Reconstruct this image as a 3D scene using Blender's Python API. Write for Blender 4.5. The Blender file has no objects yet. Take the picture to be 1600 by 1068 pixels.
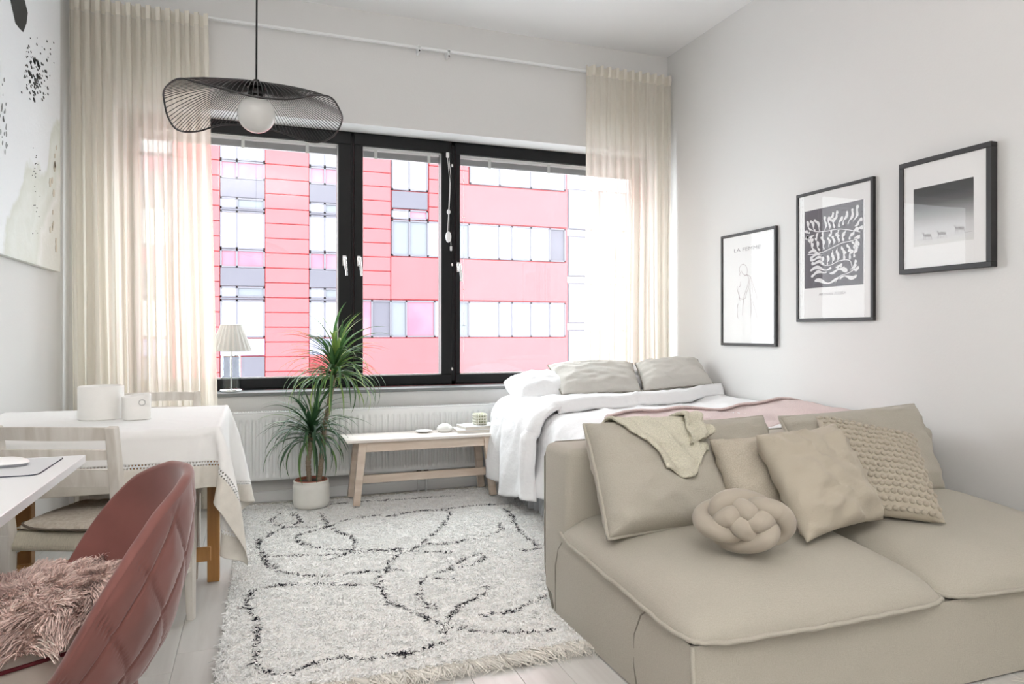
import bpy, bmesh, math, random
import numpy as np
from mathutils import Vector, Matrix, noise

random.seed(7)
np.random.seed(7)
PI = math.pi
sc = bpy.context.scene
COL = sc.collection

# ------------------------------------------------------------------ camera
cam_d = bpy.data.cameras.new('camera')
cam = bpy.data.objects.new('camera', cam_d)
COL.objects.link(cam)
cam_d.sensor_width = 36.0
cam_d.lens = 36.0 * 1101.0 / 1600.0
cam_d.shift_y = -15.0 / 1600.0
cam_d.clip_start = 0.05
cam_d.clip_end = 200
cam.location = (0, 0, 1.1)
cam.rotation_euler = (PI / 2, 0, -math.radians(20.0))
sc.camera = cam

# ------------------------------------------------------------------ world, lights, exposure
w = bpy.data.worlds.new('sky')
sc.world = w
w.use_nodes = True
bg = w.node_tree.nodes['Background']
bg.inputs[0].default_value = (0.89, 0.96, 0.99, 1)
bg.inputs[1].default_value = 9.7
sc.view_settings.view_transform = 'Standard'
sc.view_settings.look = 'None'
sc.view_settings.gamma = 1.0
sc.view_settings.use_curve_mapping = False
sc.view_settings.exposure = 0.18
sc.cycles.max_bounces = 8
sc.cycles.diffuse_bounces = 5
sc.cycles.glossy_bounces = 3
sc.cycles.transmission_bounces = 6
sc.cycles.transparent_max_bounces = 12
sc.cycles.sample_clamp_indirect = 8.0
sc.cycles.use_denoising = True


def area(name, loc, rot, sx, sy, power, color=(1, 1, 1), portal=False):
    l = bpy.data.lights.new(name, 'AREA')
    l.shape = 'RECTANGLE'
    l.size, l.size_y = sx, sy
    l.energy = power
    l.color = color
    if portal:
        l.cycles.is_portal = True
    o = bpy.data.objects.new(name, l)
    COL.objects.link(o)
    o.location = loc
    o.rotation_euler = rot
    return o


area('window_portal', (1.085, 5.12, 1.58), (-PI / 2, 0, 0), 3.9, 1.85, 1, portal=True)
area('fill_uplight', (-0.25, -0.9, 2.2), (PI, 0, 0), 1.3, 1.3, 150, (1.0, 0.97, 0.94))  # unseen fill light added behind the camera, bounced off the ceiling

# ------------------------------------------------------------------ materials
MATS = {}


def mat(name, color, rough=0.6, metal=0.0, bump=None, bscale=200.0, bdist=0.002, vary=0.0, vscale=4.0, wave=None,
        spec=None, sheen=0.0, trans=0.0, aniso=(1, 1, 1), color2=None):
    if name in MATS:
        return MATS[name]
    m = bpy.data.materials.new(name)
    m.use_nodes = True
    nt = m.node_tree
    b = nt.nodes['Principled BSDF']
    b.inputs['Roughness'].default_value = rough
    b.inputs['Metallic'].default_value = metal
    if spec is not None:
        b.inputs['Specular IOR Level'].default_value = spec
    if sheen:
        b.inputs['Sheen Weight'].default_value = sheen
        b.inputs['Sheen Roughness'].default_value = 0.4
    if trans:
        b.inputs['Transmission Weight'].default_value = trans
    tc = nt.nodes.new('ShaderNodeTexCoord')
    mp = nt.nodes.new('ShaderNodeMapping')
    mp.inputs['Scale'].default_value = aniso
    nt.links.new(tc.outputs['Object'], mp.inputs[0])
    c = (*color, 1)
    if vary or color2:
        n = nt.nodes.new('ShaderNodeTexNoise')
        n.inputs['Scale'].default_value = vscale
        n.inputs['Detail'].default_value = 5
        nt.links.new(mp.outputs[0], n.inputs['Vector'])
        r = nt.nodes.new('ShaderNodeValToRGB')
        r.color_ramp.elements[0].position = 0.3
        r.color_ramp.elements[1].position = 0.7
        if color2:
            r.color_ramp.elements[0].color = (*color2, 1)
            r.color_ramp.elements[1].color = c
        else:
            r.color_ramp.elements[0].color = (*[x * (1 - vary) for x in color], 1)
            r.color_ramp.elements[1].color = (*[min(1, x * (1 + vary)) for x in color], 1)
        nt.links.new(n.outputs['Fac'], r.inputs[0])
        nt.links.new(r.outputs[0], b.inputs['Base Color'])
    else:
        b.inputs['Base Color'].default_value = c
    if bump:
        if bump == 'noise':
            t = nt.nodes.new('ShaderNodeTexNoise')
            t.inputs['Scale'].default_value = bscale
            t.inputs['Detail'].default_value = 3
            nt.links.new(mp.outputs[0], t.inputs['Vector'])
            out = t.outputs['Fac']
        elif bump == 'voronoi':
            t = nt.nodes.new('ShaderNodeTexVoronoi')
            t.inputs['Scale'].default_value = bscale
            nt.links.new(mp.outputs[0], t.inputs['Vector'])
            out = t.outputs['Distance']
        else:  # weave: product of two waves plus noise
            t1 = nt.nodes.new('ShaderNodeTexNoise')
            t1.inputs['Scale'].default_value = bscale
            mp1 = nt.nodes.new('ShaderNodeMapping')
            mp1.inputs['Scale'].default_value = (1, 1, 0.12)
            nt.links.new(tc.outputs['Object'], mp1.inputs[0])
            nt.links.new(mp1.outputs[0], t1.inputs['Vector'])
            t2 = nt.nodes.new('ShaderNodeTexNoise')
            t2.inputs['Scale'].default_value = bscale
            mp2 = nt.nodes.new('ShaderNodeMapping')
            mp2.inputs['Scale'].default_value = (0.12, 0.3, 1)
            nt.links.new(tc.outputs['Object'], mp2.inputs[0])
            nt.links.new(mp2.outputs[0], t2.inputs['Vector'])
            a = nt.nodes.new('ShaderNodeMath')
            a.operation = 'ADD'
            nt.links.new(t1.outputs['Fac'], a.inputs[0])
            nt.links.new(t2.outputs['Fac'], a.inputs[1])
            out = a.outputs[0]
        bp = nt.nodes.new('ShaderNodeBump')
        bp.inputs['Distance'].default_value = bdist
        bp.inputs['Strength'].default_value = 0.7
        nt.links.new(out, bp.inputs['Height'])
        nt.links.new(bp.outputs[0], b.inputs['Normal'])
    MATS[name] = m
    return m


def sheer(name, color, transl=0.5, transp=0.1, bscale=400):
    m = bpy.data.materials.new(name)
    m.use_nodes = True
    nt = m.node_tree
    nt.nodes.clear()
    o = nt.nodes.new('ShaderNodeOutputMaterial')
    d = nt.nodes.new('ShaderNodeBsdfDiffuse')
    t = nt.nodes.new('ShaderNodeBsdfTranslucent')
    tr = nt.nodes.new('ShaderNodeBsdfTransparent')
    d.inputs[0].default_value = (*color, 1)
    t.inputs[0].default_value = (*color, 1)
    m1 = nt.nodes.new('ShaderNodeMixShader')
    m2 = nt.nodes.new('ShaderNodeMixShader')
    m1.inputs[0].default_value = transl
    m2.inputs[0].default_value = transp
    nt.links.new(d.outputs[0], m1.inputs[1])
    nt.links.new(t.outputs[0], m1.inputs[2])
    nt.links.new(m1.outputs[0], m2.inputs[1])
    nt.links.new(tr.outputs[0], m2.inputs[2])
    nt.links.new(m2.outputs[0], o.inputs[0])
    MATS[name] = m
    return m


def thin_glass(name, haze=0.0, tint=(1, 1, 1), refl=1.0):
    m = bpy.data.materials.new(name)
    m.use_nodes = True
    nt = m.node_tree
    nt.nodes.clear()
    o = nt.nodes.new('ShaderNodeOutputMaterial')
    tr = nt.nodes.new('ShaderNodeBsdfTransparent')
    tr.inputs[0].default_value = (*tint, 1)
    g = nt.nodes.new('ShaderNodeBsdfGlossy')
    g.inputs['Roughness'].default_value = 0.01
    f = nt.nodes.new('ShaderNodeFresnel')
    f.inputs[0].default_value = 1.5
    mu = nt.nodes.new('ShaderNodeMath')
    mu.operation = 'MULTIPLY'
    mu.inputs[1].default_value = refl
    ge = nt.nodes.new('ShaderNodeNewGeometry')
    fr = nt.nodes.new('ShaderNodeMath')
    fr.operation = 'SUBTRACT'
    fr.inputs[0].default_value = 1.0
    nt.links.new(ge.outputs['Backfacing'], fr.inputs[1])
    m0 = nt.nodes.new('ShaderNodeMath')
    m0.operation = 'MULTIPLY'
    nt.links.new(f.outputs[0], m0.inputs[0])
    nt.links.new(fr.outputs[0], m0.inputs[1])
    nt.links.new(m0.outputs[0], mu.inputs[0])
    mx = nt.nodes.new('ShaderNodeMixShader')
    nt.links.new(mu.outputs[0], mx.inputs[0])
    nt.links.new(tr.outputs[0], mx.inputs[1])
    nt.links.new(g.outputs[0], mx.inputs[2])
    last = mx
    if haze:
        tl = nt.nodes.new('ShaderNodeBsdfTranslucent')
        tl.inputs[0].default_value = (1, 1, 1, 1)
        m2 = nt.nodes.new('ShaderNodeMixShader')
        m2.inputs[0].default_value = haze
        nt.links.new(mx.outputs[0], m2.inputs[1])
        nt.links.new(tl.outputs[0], m2.inputs[2])
        last = m2
    nt.links.new(last.outputs[0], o.inputs[0])
    MATS[name] = m
    return m


def wood(name, c1, c2, scale=(30, 2, 30), rough=0.5):
    m = bpy.data.materials.new(name)
    m.use_nodes = True
    nt = m.node_tree
    b = nt.nodes['Principled BSDF']
    b.inputs['Roughness'].default_value = rough
    tc = nt.nodes.new('ShaderNodeTexCoord')
    mp = nt.nodes.new('ShaderNodeMapping')
    mp.inputs['Scale'].default_value = scale
    nt.links.new(tc.outputs['Object'], mp.inputs[0])
    n = nt.nodes.new('ShaderNodeTexNoise')
    n.inputs['Scale'].default_value = 1.0
    n.inputs['Detail'].default_value = 6
    n.inputs['Distortion'].default_value = 0.6
    nt.links.new(mp.outputs[0], n.inputs['Vector'])
    r = nt.nodes.new('ShaderNodeValToRGB')
    r.color_ramp.elements[0].position = 0.35
    r.color_ramp.elements[1].position = 0.65
    r.color_ramp.elements[0].color = (*c1, 1)
    r.color_ramp.elements[1].color = (*c2, 1)
    nt.links.new(n.outputs['Fac'], r.inputs[0])
    oi = nt.nodes.new('ShaderNodeObjectInfo')
    hs = nt.nodes.new('ShaderNodeHueSaturation')
    ma = nt.nodes.new('ShaderNodeMapRange')
    ma.inputs[3].default_value = 0.93
    ma.inputs[4].default_value = 1.05
    nt.links.new(oi.outputs['Random'], ma.inputs[0])
    nt.links.new(ma.outputs[0], hs.inputs['Value'])
    nt.links.new(r.outputs[0], hs.inputs['Color'])
    nt.links.new(hs.outputs[0], b.inputs['Base Color'])
    bp = nt.nodes.new('ShaderNodeBump')
    bp.inputs['Distance'].default_value = 0.0006
    nt.links.new(n.outputs['Fac'], bp.inputs['Height'])
    nt.links.new(bp.outputs[0], b.inputs['Normal'])
    MATS[name] = m
    return m


WALL = mat('wall_paint', (0.685, 0.68, 0.67), 0.85, bump='noise', bscale=90, bdist=0.0006)
WALLS = mat('soffit_paint', (0.86, 0.86, 0.86), 0.8)
CEIL = mat('ceiling_paint', (0.84, 0.84, 0.84), 0.9)
BLACK = mat('window_black', (0.008, 0.0085, 0.0095), 0.42, spec=0.25)
FRAMEB = mat('frame_black', (0.022, 0.021, 0.022), 0.5)
CHROME = mat('chrome', (0.85, 0.85, 0.86), 0.08, 1.0)
WHITE_PL = mat('white_plastic', (0.83, 0.83, 0.83), 0.35)
WHITE_MET = mat('white_enamel', (0.80, 0.81, 0.81), 0.35)
PLANK = wood('floor_wood', (0.53, 0.515, 0.49), (0.60, 0.59, 0.565), (22, 1.6, 22), 0.36)
BIRCH = wood('birch', (0.62, 0.50, 0.40), (0.74, 0.63, 0.53), (3, 24, 24), 0.5)
BIRCHTOP = wood('birch_top', (0.70, 0.63, 0.58), (0.80, 0.75, 0.70), (3, 24, 24), 0.5)
WASHED = wood('white_washed_wood', (0.58, 0.54, 0.48), (0.72, 0.69, 0.64), (26, 26, 3), 0.55)
OAK = wood('orange_oak', (0.42, 0.20, 0.06), (0.58, 0.30, 0.10), (24, 24, 2.5), 0.4)
OAKP = wood('pale_apron_wood', (0.36, 0.25, 0.15), (0.50, 0.37, 0.24), (3, 24, 24), 0.5)
LINEN = mat('beige_linen', (0.430, 0.404, 0.342), 0.95, bump='weave', bscale=420, bdist=0.0012, vary=0.06, vscale=300, sheen=0.15)
LINEN2 = mat('light_grey_linen', (0.56, 0.54, 0.50), 0.95, bump='weave', bscale=420, bdist=0.001, vary=0.04, vscale=300, sheen=0.15)
PIPING = mat('piping_linen', (0.25, 0.235, 0.20), 0.95)
SAND = mat('sand_cotton', (0.455, 0.410, 0.330), 0.95, bump='weave', bscale=500, bdist=0.0008, sheen=0.15)
BOUCLE = mat('woven_sand', (0.48, 0.435, 0.355), 0.95, bump='voronoi', bscale=260, bdist=0.002, vary=0.12, vscale=240)
KNOTM = mat('knot_jersey', (0.410, 0.365, 0.300), 0.95, bump='noise', bscale=300, bdist=0.0006, sheen=0.3)
KNIT = mat('cream_knit', (0.60, 0.575, 0.47), 0.95, bump='voronoi', bscale=170, bdist=0.004, vary=0.12, vscale=220)
PINKKNIT = mat('pink_knit', (0.72, 0.60, 0.585), 0.95, bump='voronoi', bscale=150, bdist=0.004, vary=0.08, vscale=200)
BEDW = mat('white_cotton', (0.84, 0.84, 0.85), 0.9, bump='noise', bscale=28, bdist=0.006)
SHEETG = mat('grey_skirt', (0.58, 0.59, 0.61), 0.9)
CLOTHW = mat('tablecloth_white', (0.84, 0.84, 0.83), 0.85, bump='noise', bscale=12, bdist=0.004)
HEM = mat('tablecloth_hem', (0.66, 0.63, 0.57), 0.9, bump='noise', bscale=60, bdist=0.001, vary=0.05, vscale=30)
VELVET = mat('dusty_pink_velvet', (0.175, 0.062, 0.052), 0.75, vary=0.16, vscale=7, sheen=0.45)
MAROON = mat('maroon_piping', (0.16, 0.02, 0.03), 0.8)
CREAMC = mat('cream_cushion_cover', (0.70, 0.66, 0.58), 0.9, vary=0.05)
FURM = mat('fur_base', (0.50, 0.36, 0.31), 0.95)
DESKW = mat('desk_white', (0.80, 0.81, 0.82), 0.4, vary=0.0)
MATG = mat('mouse_pad_grey', (0.66, 0.68, 0.70), 0.6)
MATB = mat('mouse_pad_edge', (0.02, 0.025, 0.05), 0.6)
MOUSEG = mat('mouse_grey', (0.30, 0.31, 0.33), 0.4)
WAX = mat('white_wax', (0.84, 0.83, 0.80), 0.45, vary=0.015, vscale=18)
CERAM = mat('white_glaze', (0.78, 0.77, 0.72), 0.3, vary=0.02, vscale=20)
TERRA = mat('terracotta', (0.33, 0.10, 0.06), 0.7)
SOIL = mat('dark_soil', (0.04, 0.025, 0.02), 0.95, bump='noise', bscale=90, bdist=0.01)
BARK = mat('cane_bark', (0.36, 0.29, 0.21), 0.9, bump='noise', bscale=60, bdist=0.004, color2=(0.20, 0.14, 0.10), vscale=40, aniso=(1, 1, 3))
GLASS = thin_glass('clear_pane')
HAZY = thin_glass('glare_veil_pane', 0.014)  # white veil of lens flare put into the right pane's material
PICG = thin_glass('picture_glass', refl=0.35)
FROST = mat('frosted_bulb', (0.66, 0.66, 0.64), 0.12, spec=0.6)
STONE = mat('white_stone', (0.80, 0.80, 0.77), 0.5)
PAPERW = mat('white_paper', (0.80, 0.80, 0.80), 0.8)
BLINDG = mat('blind_grey', (0.46, 0.48, 0.49), 0.6)
BLINDT = mat('blind_tape', (0.62, 0.64, 0.63), 0.7)
CURT = sheer('cream_sheer', (0.89, 0.85, 0.77), 0.56, 0.20)
CURTH = sheer('cream_heading', (0.80, 0.76, 0.68), 0.25, 0.0)
SHADEM = sheer('lamp_shade_fabric', (0.72, 0.71, 0.68), 0.10, 0.0)
WIRE = mat('black_wire', (0.012, 0.012, 0.012), 0.4)
CORD = mat('black_cord', (0.015, 0.015, 0.015), 0.6)
PINKP = mat('facade_red', (0.32, 0.061, 0.067), 0.7, spec=0.1, vary=0.04, vscale=1.5)
PINKD = mat('facade_joint_red', (0.36, 0.062, 0.070), 0.8, spec=0.1)
GREYP = mat('facade_grey', (0.076, 0.072, 0.087), 0.7, spec=0.1, vary=0.05, vscale=1.0)
GREYW = mat('facade_blind', (0.10, 0.105, 0.12), 0.5, spec=0.2)
GLW = mat('facade_glass_sky_reflection', (0.24, 0.245, 0.25), 0.2, vary=0.06, vscale=0.8)  # reflected bright sky painted as the pane colour
GLP = mat('facade_glass_pink_reflection', (0.20, 0.055, 0.085), 0.3, spec=.2, color2=(0.24, 0.10, 0.13), vscale=1.2)  # pink reflections painted into the pane colour
GLPW = mat('facade_glass_warm_reflection', (0.28, 0.17, 0.14), 0.2, color2=(0.32, 0.28, 0.25), vscale=1.1)  # warm reflections painted into the pane colour
GLB = mat('facade_glass_blue', (0.18, 0.22, 0.24), 0.2, vary=0.1, vscale=0.6)
MULL = mat('facade_mullion', (0.065, 0.06, 0.075), 0.6)

# ------------------------------------------------------------------ mesh helpers
ORG = {}


class MB:
    """collects verts and faces (world or local coordinates)"""

    def __init__(s):
        s.v = []
        s.f = []
        s.mi = []

    def add(s, vs, fs, mi=0):
        n = len(s.v)
        s.v.extend([tuple(p) for p in vs])
        s.f.extend([tuple(i + n for i in f) for f in fs])
        s.mi.extend([mi] * len(fs))
        return s

    def bm(s, b, M=None, mi=0):
        b.verts.ensure_lookup_table()
        b.verts.index_update()
        vs = [(M @ v.co if M else v.co.copy()) for v in b.verts]
        fs = [[v.index for v in f.verts] for f in b.faces]
        b.free()
        return s.add(vs, fs, mi)

    def box(s, x0, x1, y0, y1, z0, z1, bev=0.0, seg=2, M=None, mi=0):
        b = bmesh.new()
        bmesh.ops.create_cube(b, size=1)
        for v in b.verts:
            v.co = Vector(((x0 + x1) / 2 + v.co.x * (x1 - x0), (y0 + y1) / 2 + v.co.y * (y1 - y0), (z0 + z1) / 2 + v.co.z * (z1 - z0)))
        if bev:
            bmesh.ops.bevel(b, geom=b.edges[:], offset=bev, segments=seg, affect='EDGES', profile=0.5)
        return s.bm(b, M, mi)

    def hexa(s, bot, top, bev=0.0, seg=2, mi=0):
        """box from four bottom and four top corners"""
        b = bmesh.new()
        vs = [b.verts.new(p) for p in list(bot) + list(top)]
        for f in ((3, 2, 1, 0), (4, 5, 6, 7), (0, 1, 5, 4), (1, 2, 6, 5), (2, 3, 7, 6), (3, 0, 4, 7)):
            b.faces.new([vs[i] for i in f])
        if bev:
            bmesh.ops.bevel(b, geom=b.edges[:], offset=bev, segments=seg, affect='EDGES', profile=0.5)
        return s.bm(b, None, mi)

    def beam(s, p0, p1, wx, wy, bev=0.003, wx1=None, wy1=None, up=(0, 1, 0)):
        """beam from p0 to p1 with rectangular section"""
        p0, p1 = Vector(p0), Vector(p1)
        d = (p1 - p0).normalized()
        b_ = Vector(up)
        a = b_.cross(d).normalized()
        b2 = d.cross(a).normalized()
        wx1 = wx1 or wx
        wy1 = wy1 or wy
        def ring(p, x, y):
            return [p - a * x / 2 - b2 * y / 2, p + a * x / 2 - b2 * y / 2, p + a * x / 2 + b2 * y / 2, p - a * x / 2 + b2 * y / 2]
        return s.hexa(ring(p0, wx, wy), ring(p1, wx1, wy1), bev)

    def lathe(s, prof, c=(0, 0, 0), n=32, mi=0, M=None, cap=False):
        vs, fs = [], []
        for r, z in prof:
            for k in range(n):
                a = 2 * PI * k / n
                vs.append(Vector((c[0] + r * math.cos(a), c[1] + r * math.sin(a), c[2] + z)))
        if M:
            vs = [M @ p for p in vs]
        for i in range(len(prof) - 1):
            for k in range(n):
                k2 = (k + 1) % n
                fs.append((i * n + k, i * n + k2, (i + 1) * n + k2, (i + 1) * n + k))
        if cap:
            fs.append(tuple(range(n - 1, -1, -1)))
            fs.append(tuple(range((len(prof) - 1) * n, len(prof) * n)))
        return s.add(vs, fs, mi)

    def tube(s, pts, r, n=8, closed=False, mi=0, cap=True):
        pts = [Vector(p) for p in pts]
        m = len(pts)
        rs = r if isinstance(r, (list, tuple)) else [r] * m
        vs, fs = [], []
        up = None
        for i, p in enumerate(pts):
            if closed:
                t = pts[(i + 1) % m] - pts[i - 1]
            else:
                t = pts[min(i + 1, m - 1)] - pts[max(i - 1, 0)]
            t.normalize()
            if up is None:
                up = Vector((0, 0, 1)) if abs(t.z) < 0.9 else Vector((1, 0, 0))
            a = up - t * up.dot(t)
            if a.length < 1e-6:
                a = t.orthogonal()
            a.normalize()
            b = t.cross(a)
            up = a
            for k in range(n):
                th = 2 * PI * k / n
                vs.append(p + (a * math.cos(th) + b * math.sin(th)) * rs[i])
        for i in range(m if closed else m - 1):
            j = (i + 1) % m
            for k in range(n):
                k2 = (k + 1) % n
                fs.append((i * n + k, i * n + k2, j * n + k2, j * n + k))
        if cap and not closed:
            fs.append(tuple(range(n - 1, -1, -1)))
            fs.append(tuple(range((m - 1) * n, m * n)))
        return s.add(vs, fs, mi)

    def grid(s, fn, nu, nv, mi=0, closed_u=False):
        vs = [fn(i / nu, j / nv) for j in range(nv + 1) for i in range(nu + (0 if closed_u else 1))]
        W = nu if closed_u else nu + 1
        fs = []
        for j in range(nv):
            for i in range(nu):
                i2 = (i + 1) % W
                fs.append((j * W + i, j * W + i2, (j + 1) * W + i2, (j + 1) * W + i))
        return s.add(vs, fs, mi)

    def sphere(s, c, r, nu=16, nv=10, sx=1, sy=1, sz=1, mi=0):
        prof = []
        for i in range(nv + 1):
            a = -PI / 2 + PI * i / nv
            prof.append((max(1e-4, math.cos(a) * r), math.sin(a) * r))
        n0 = len(s.v)
        s.lathe(prof, (0, 0, 0), nu, mi)
        for i in range(n0, len(s.v)):
            p = s.v[i]
            s.v[i] = (c[0] + p[0] * sx, c[1] + p[1] * sy, c[2] + p[2] * sz)
        return s


def meta(o, label=None, cat=None, group=None, kind=None):
    if label:
        o['label'] = label
    if cat:
        o['category'] = cat
    if group:
        o['group'] = group
    if kind:
        o['kind'] = kind
    return o


def make(name, mb, mats, parent=None, label=None, cat=None, group=None, kind=None, smooth=True, local=False, org=None, ang=40):
    me = bpy.data.meshes.new(name)
    if parent is not None and not local:
        off = Vector(ORG.get(parent.name, (0, 0, 0)))
    elif parent is None and org is not None and not local:
        off = Vector(org)
    else:
        off = Vector((0, 0, 0))
    vs = np.array(mb.v, dtype=float)
    if len(vs):
        vs = vs - np.array(off)
    me.from_pydata(vs.tolist(), [], mb.f)
    if not isinstance(mats, (list, tuple)):
        mats = [mats]
    for m in mats:
        me.materials.append(m)
    if len(mats) > 1:
        me.polygons.foreach_set('material_index', mb.mi)
    if smooth:
        me.polygons.foreach_set('use_smooth', [True] * len(me.polygons))
        if ang < 180:
            try:
                me.set_sharp_from_angle(angle=math.radians(ang))
            except Exception:
                pass
    me.update()
    o = bpy.data.objects.new(name, me)
    COL.objects.link(o)
    if parent is not None:
        o.parent = parent
        ORG[o.name] = ORG.get(parent.name, (0, 0, 0))
    else:
        o.location = org if org is not None else (0, 0, 0)
        ORG[o.name] = tuple(o.location)
    return meta(o, label, cat, group, kind)


def thing(name, label, cat, loc=(0, 0, 0), rz=0.0, group=None, kind=None):
    o = bpy.data.objects.new(name, None)
    COL.objects.link(o)
    o.location = loc
    o.rotation_euler = (0, 0, rz)
    o.empty_display_size = 0.1
    ORG[o.name] = tuple(loc)
    return meta(o, label, cat, group, kind)


def inst(src, name, parent, loc=(0, 0, 0), rot=(0, 0, 0), scale=(1, 1, 1)):
    o = src.copy()
    o.name = name
    COL.objects.link(o)
    o.parent = parent
    o.location = loc
    o.rotation_euler = rot
    o.scale = scale
    return o


def copy_tree(o, parent=None):
    c = o.copy()
    COL.objects.link(c)
    c.parent = parent
    for ch in list(o.children):
        copy_tree(ch, c)
    return c


def nz(x, y, z, s=1.0):
    return noise.noise(Vector((x * s, y * s, z * s)))


def smooth01(t):
    t = max(0.0, min(1.0, t))
    return t * t * (3 - 2 * t)


def subsurf(o, lv=1):
    m = o.modifiers.new('subdivision', 'SUBSURF')
    m.levels = lv
    m.render_levels = lv
    return o

# ================================================================== THE SETTING
DW = 4.85      # inner face of the window wall
XL, XR = -1.045, 3.08
YB = -3.2
ZC = 3.287
OX0, OX1, OZ0, OZ1 = -0.82, 2.99, 0.69, 2.513   # window opening


def struct(name, mb, m, parent=None, **k):
    return make(name, mb, m, parent, kind=None if parent else 'structure', **k)


# floor: slab and laid planks
fl = struct('floor', MB().box(XL - .2, XR + .2, YB - .2, DW + .2, -.2, -0.012), mat('subfloor', (0.10, 0.09, 0.08), 0.9))
pw = 0.15
x0 = 0.0455
kmin = int(math.floor((XL - x0) / pw))
kmax = int(math.ceil((XR - x0) / pw))
plank_mesh = {}
for k in range(kmin, kmax):
    a = max(XL, x0 + k * pw) + 0.0006
    b = min(XR, x0 + (k + 1) * pw) - 0.0006
    if b - a < 0.02:
        continue
    offy = {-2: 2.66}.get(k, 2.66 + (0.73 * k) % 2.05)
    ys = [offy + 2.05 * j for j in range(-5, 4)]
    ys = [YB] + [y for y in ys if 0.3 < y < DW - 0.2] + [DW]
    for y0_, y1_ in zip(ys, ys[1:]):
        key = (round(b - a, 3), round(y1_ - y0_, 3))
        if key not in plank_mesh:
            L = y1_ - y0_ - 0.0012
            mb = MB().box(-(b - a) / 2, (b - a) / 2, -L / 2, L / 2, -0.012, 0.0, 0.0012, 1)
            o = make('floor_plank', mb, PLANK, fl, local=True, smooth=False)
            o.location = ((a + b) / 2, (y0_ + y1_) / 2, 0)
            plank_mesh[key] = o
        else:
            inst(plank_mesh[key], 'floor_plank', fl, ((a + b) / 2, (y0_ + y1_) / 2, 0))

struct('ceiling', MB().box(XL - .2, XR + .2, YB - .2, DW + .45, ZC, ZC + .2), CEIL)
struct('wall_left', MB().box(XL - .2, XL, YB - .2, DW + .45, -.2, ZC), WALL)
struct('wall_right', MB().box(XR, XR + .2, YB - .2, DW + .45, -.2, ZC), WALL)
struct('wall_front', MB().box(XL, XR, YB - .2, YB, -.2, ZC), WALL)
mb = MB()
WT = 0.40
mb.box(XL, OX0, DW, DW + WT, -.2, ZC)
mb.box(OX1, XR, DW, DW + WT, -.2, ZC)
mb.box(OX0, OX1, DW, DW + WT, -.2, OZ0)
mb.box(OX0, OX1, DW, DW + WT, OZ1, ZC)
struct('wall_back', mb, WALL, smooth=False)
# baseboards
struct('baseboard_back', MB().box(XL, XR, DW - .012, DW, 0.0, 0.07, 0.003, 1), WHITE_MET)
struct('baseboard_right', MB().box(XR - .012, XR, YB, DW - .012, 0.0, 0.07, 0.003, 1), WHITE_MET)
struct('baseboard_left', MB().box(XL, XL + .012, YB, DW - .012, 0.0, 0.07, 0.003, 1), WHITE_MET)
# window sill board
struct('trim_1', MB().box(OX0, OX1, DW - .02, 5.06, 0.690, 0.712, 0.003, 1), mat('sill_grey', (0.20, 0.21, 0.21), 0.35))

# window: fixed frame, three sashes with panes, blinds, handles
YF0, YF1 = 5.045, 5.13
win = thing('window_1', 'black framed window of three lights looking onto a red building', None, (1.085, 5.09, 0.712), kind='structure')
zb, zt = 0.712, OZ1
mb = MB()
fz = 0.03
mb.box(OX0, OX1, YF0 + .015, YF1, zb, zb + fz)
mb.box(OX0, OX1, YF0 + .015, YF1, zt - fz, zt)
mb.box(OX0, OX0 + .03, YF0 + .015, YF1, zb, zt)
mb.box(OX1 - .03, OX1, YF0 + .015, YF1, zb, zt)
mb.box(0.636, 0.650, YF0 + .015, YF1, zb, zt)
mb.box(1.366, 1.390, YF0 + .015, YF1, zb, zt)
make('window_frame', mb, BLACK, win, smooth=False)
SASH = [(OX0 + .03, 0.634, OX0 + .115, 0.546, 'l'), (0.653, 1.362, 0.714, 1.287, 'm'), (1.394, OX1 - .03, 1.428, OX1 - .10, 'r')]
gz0, gz1 = 0.790, 2.422
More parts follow.
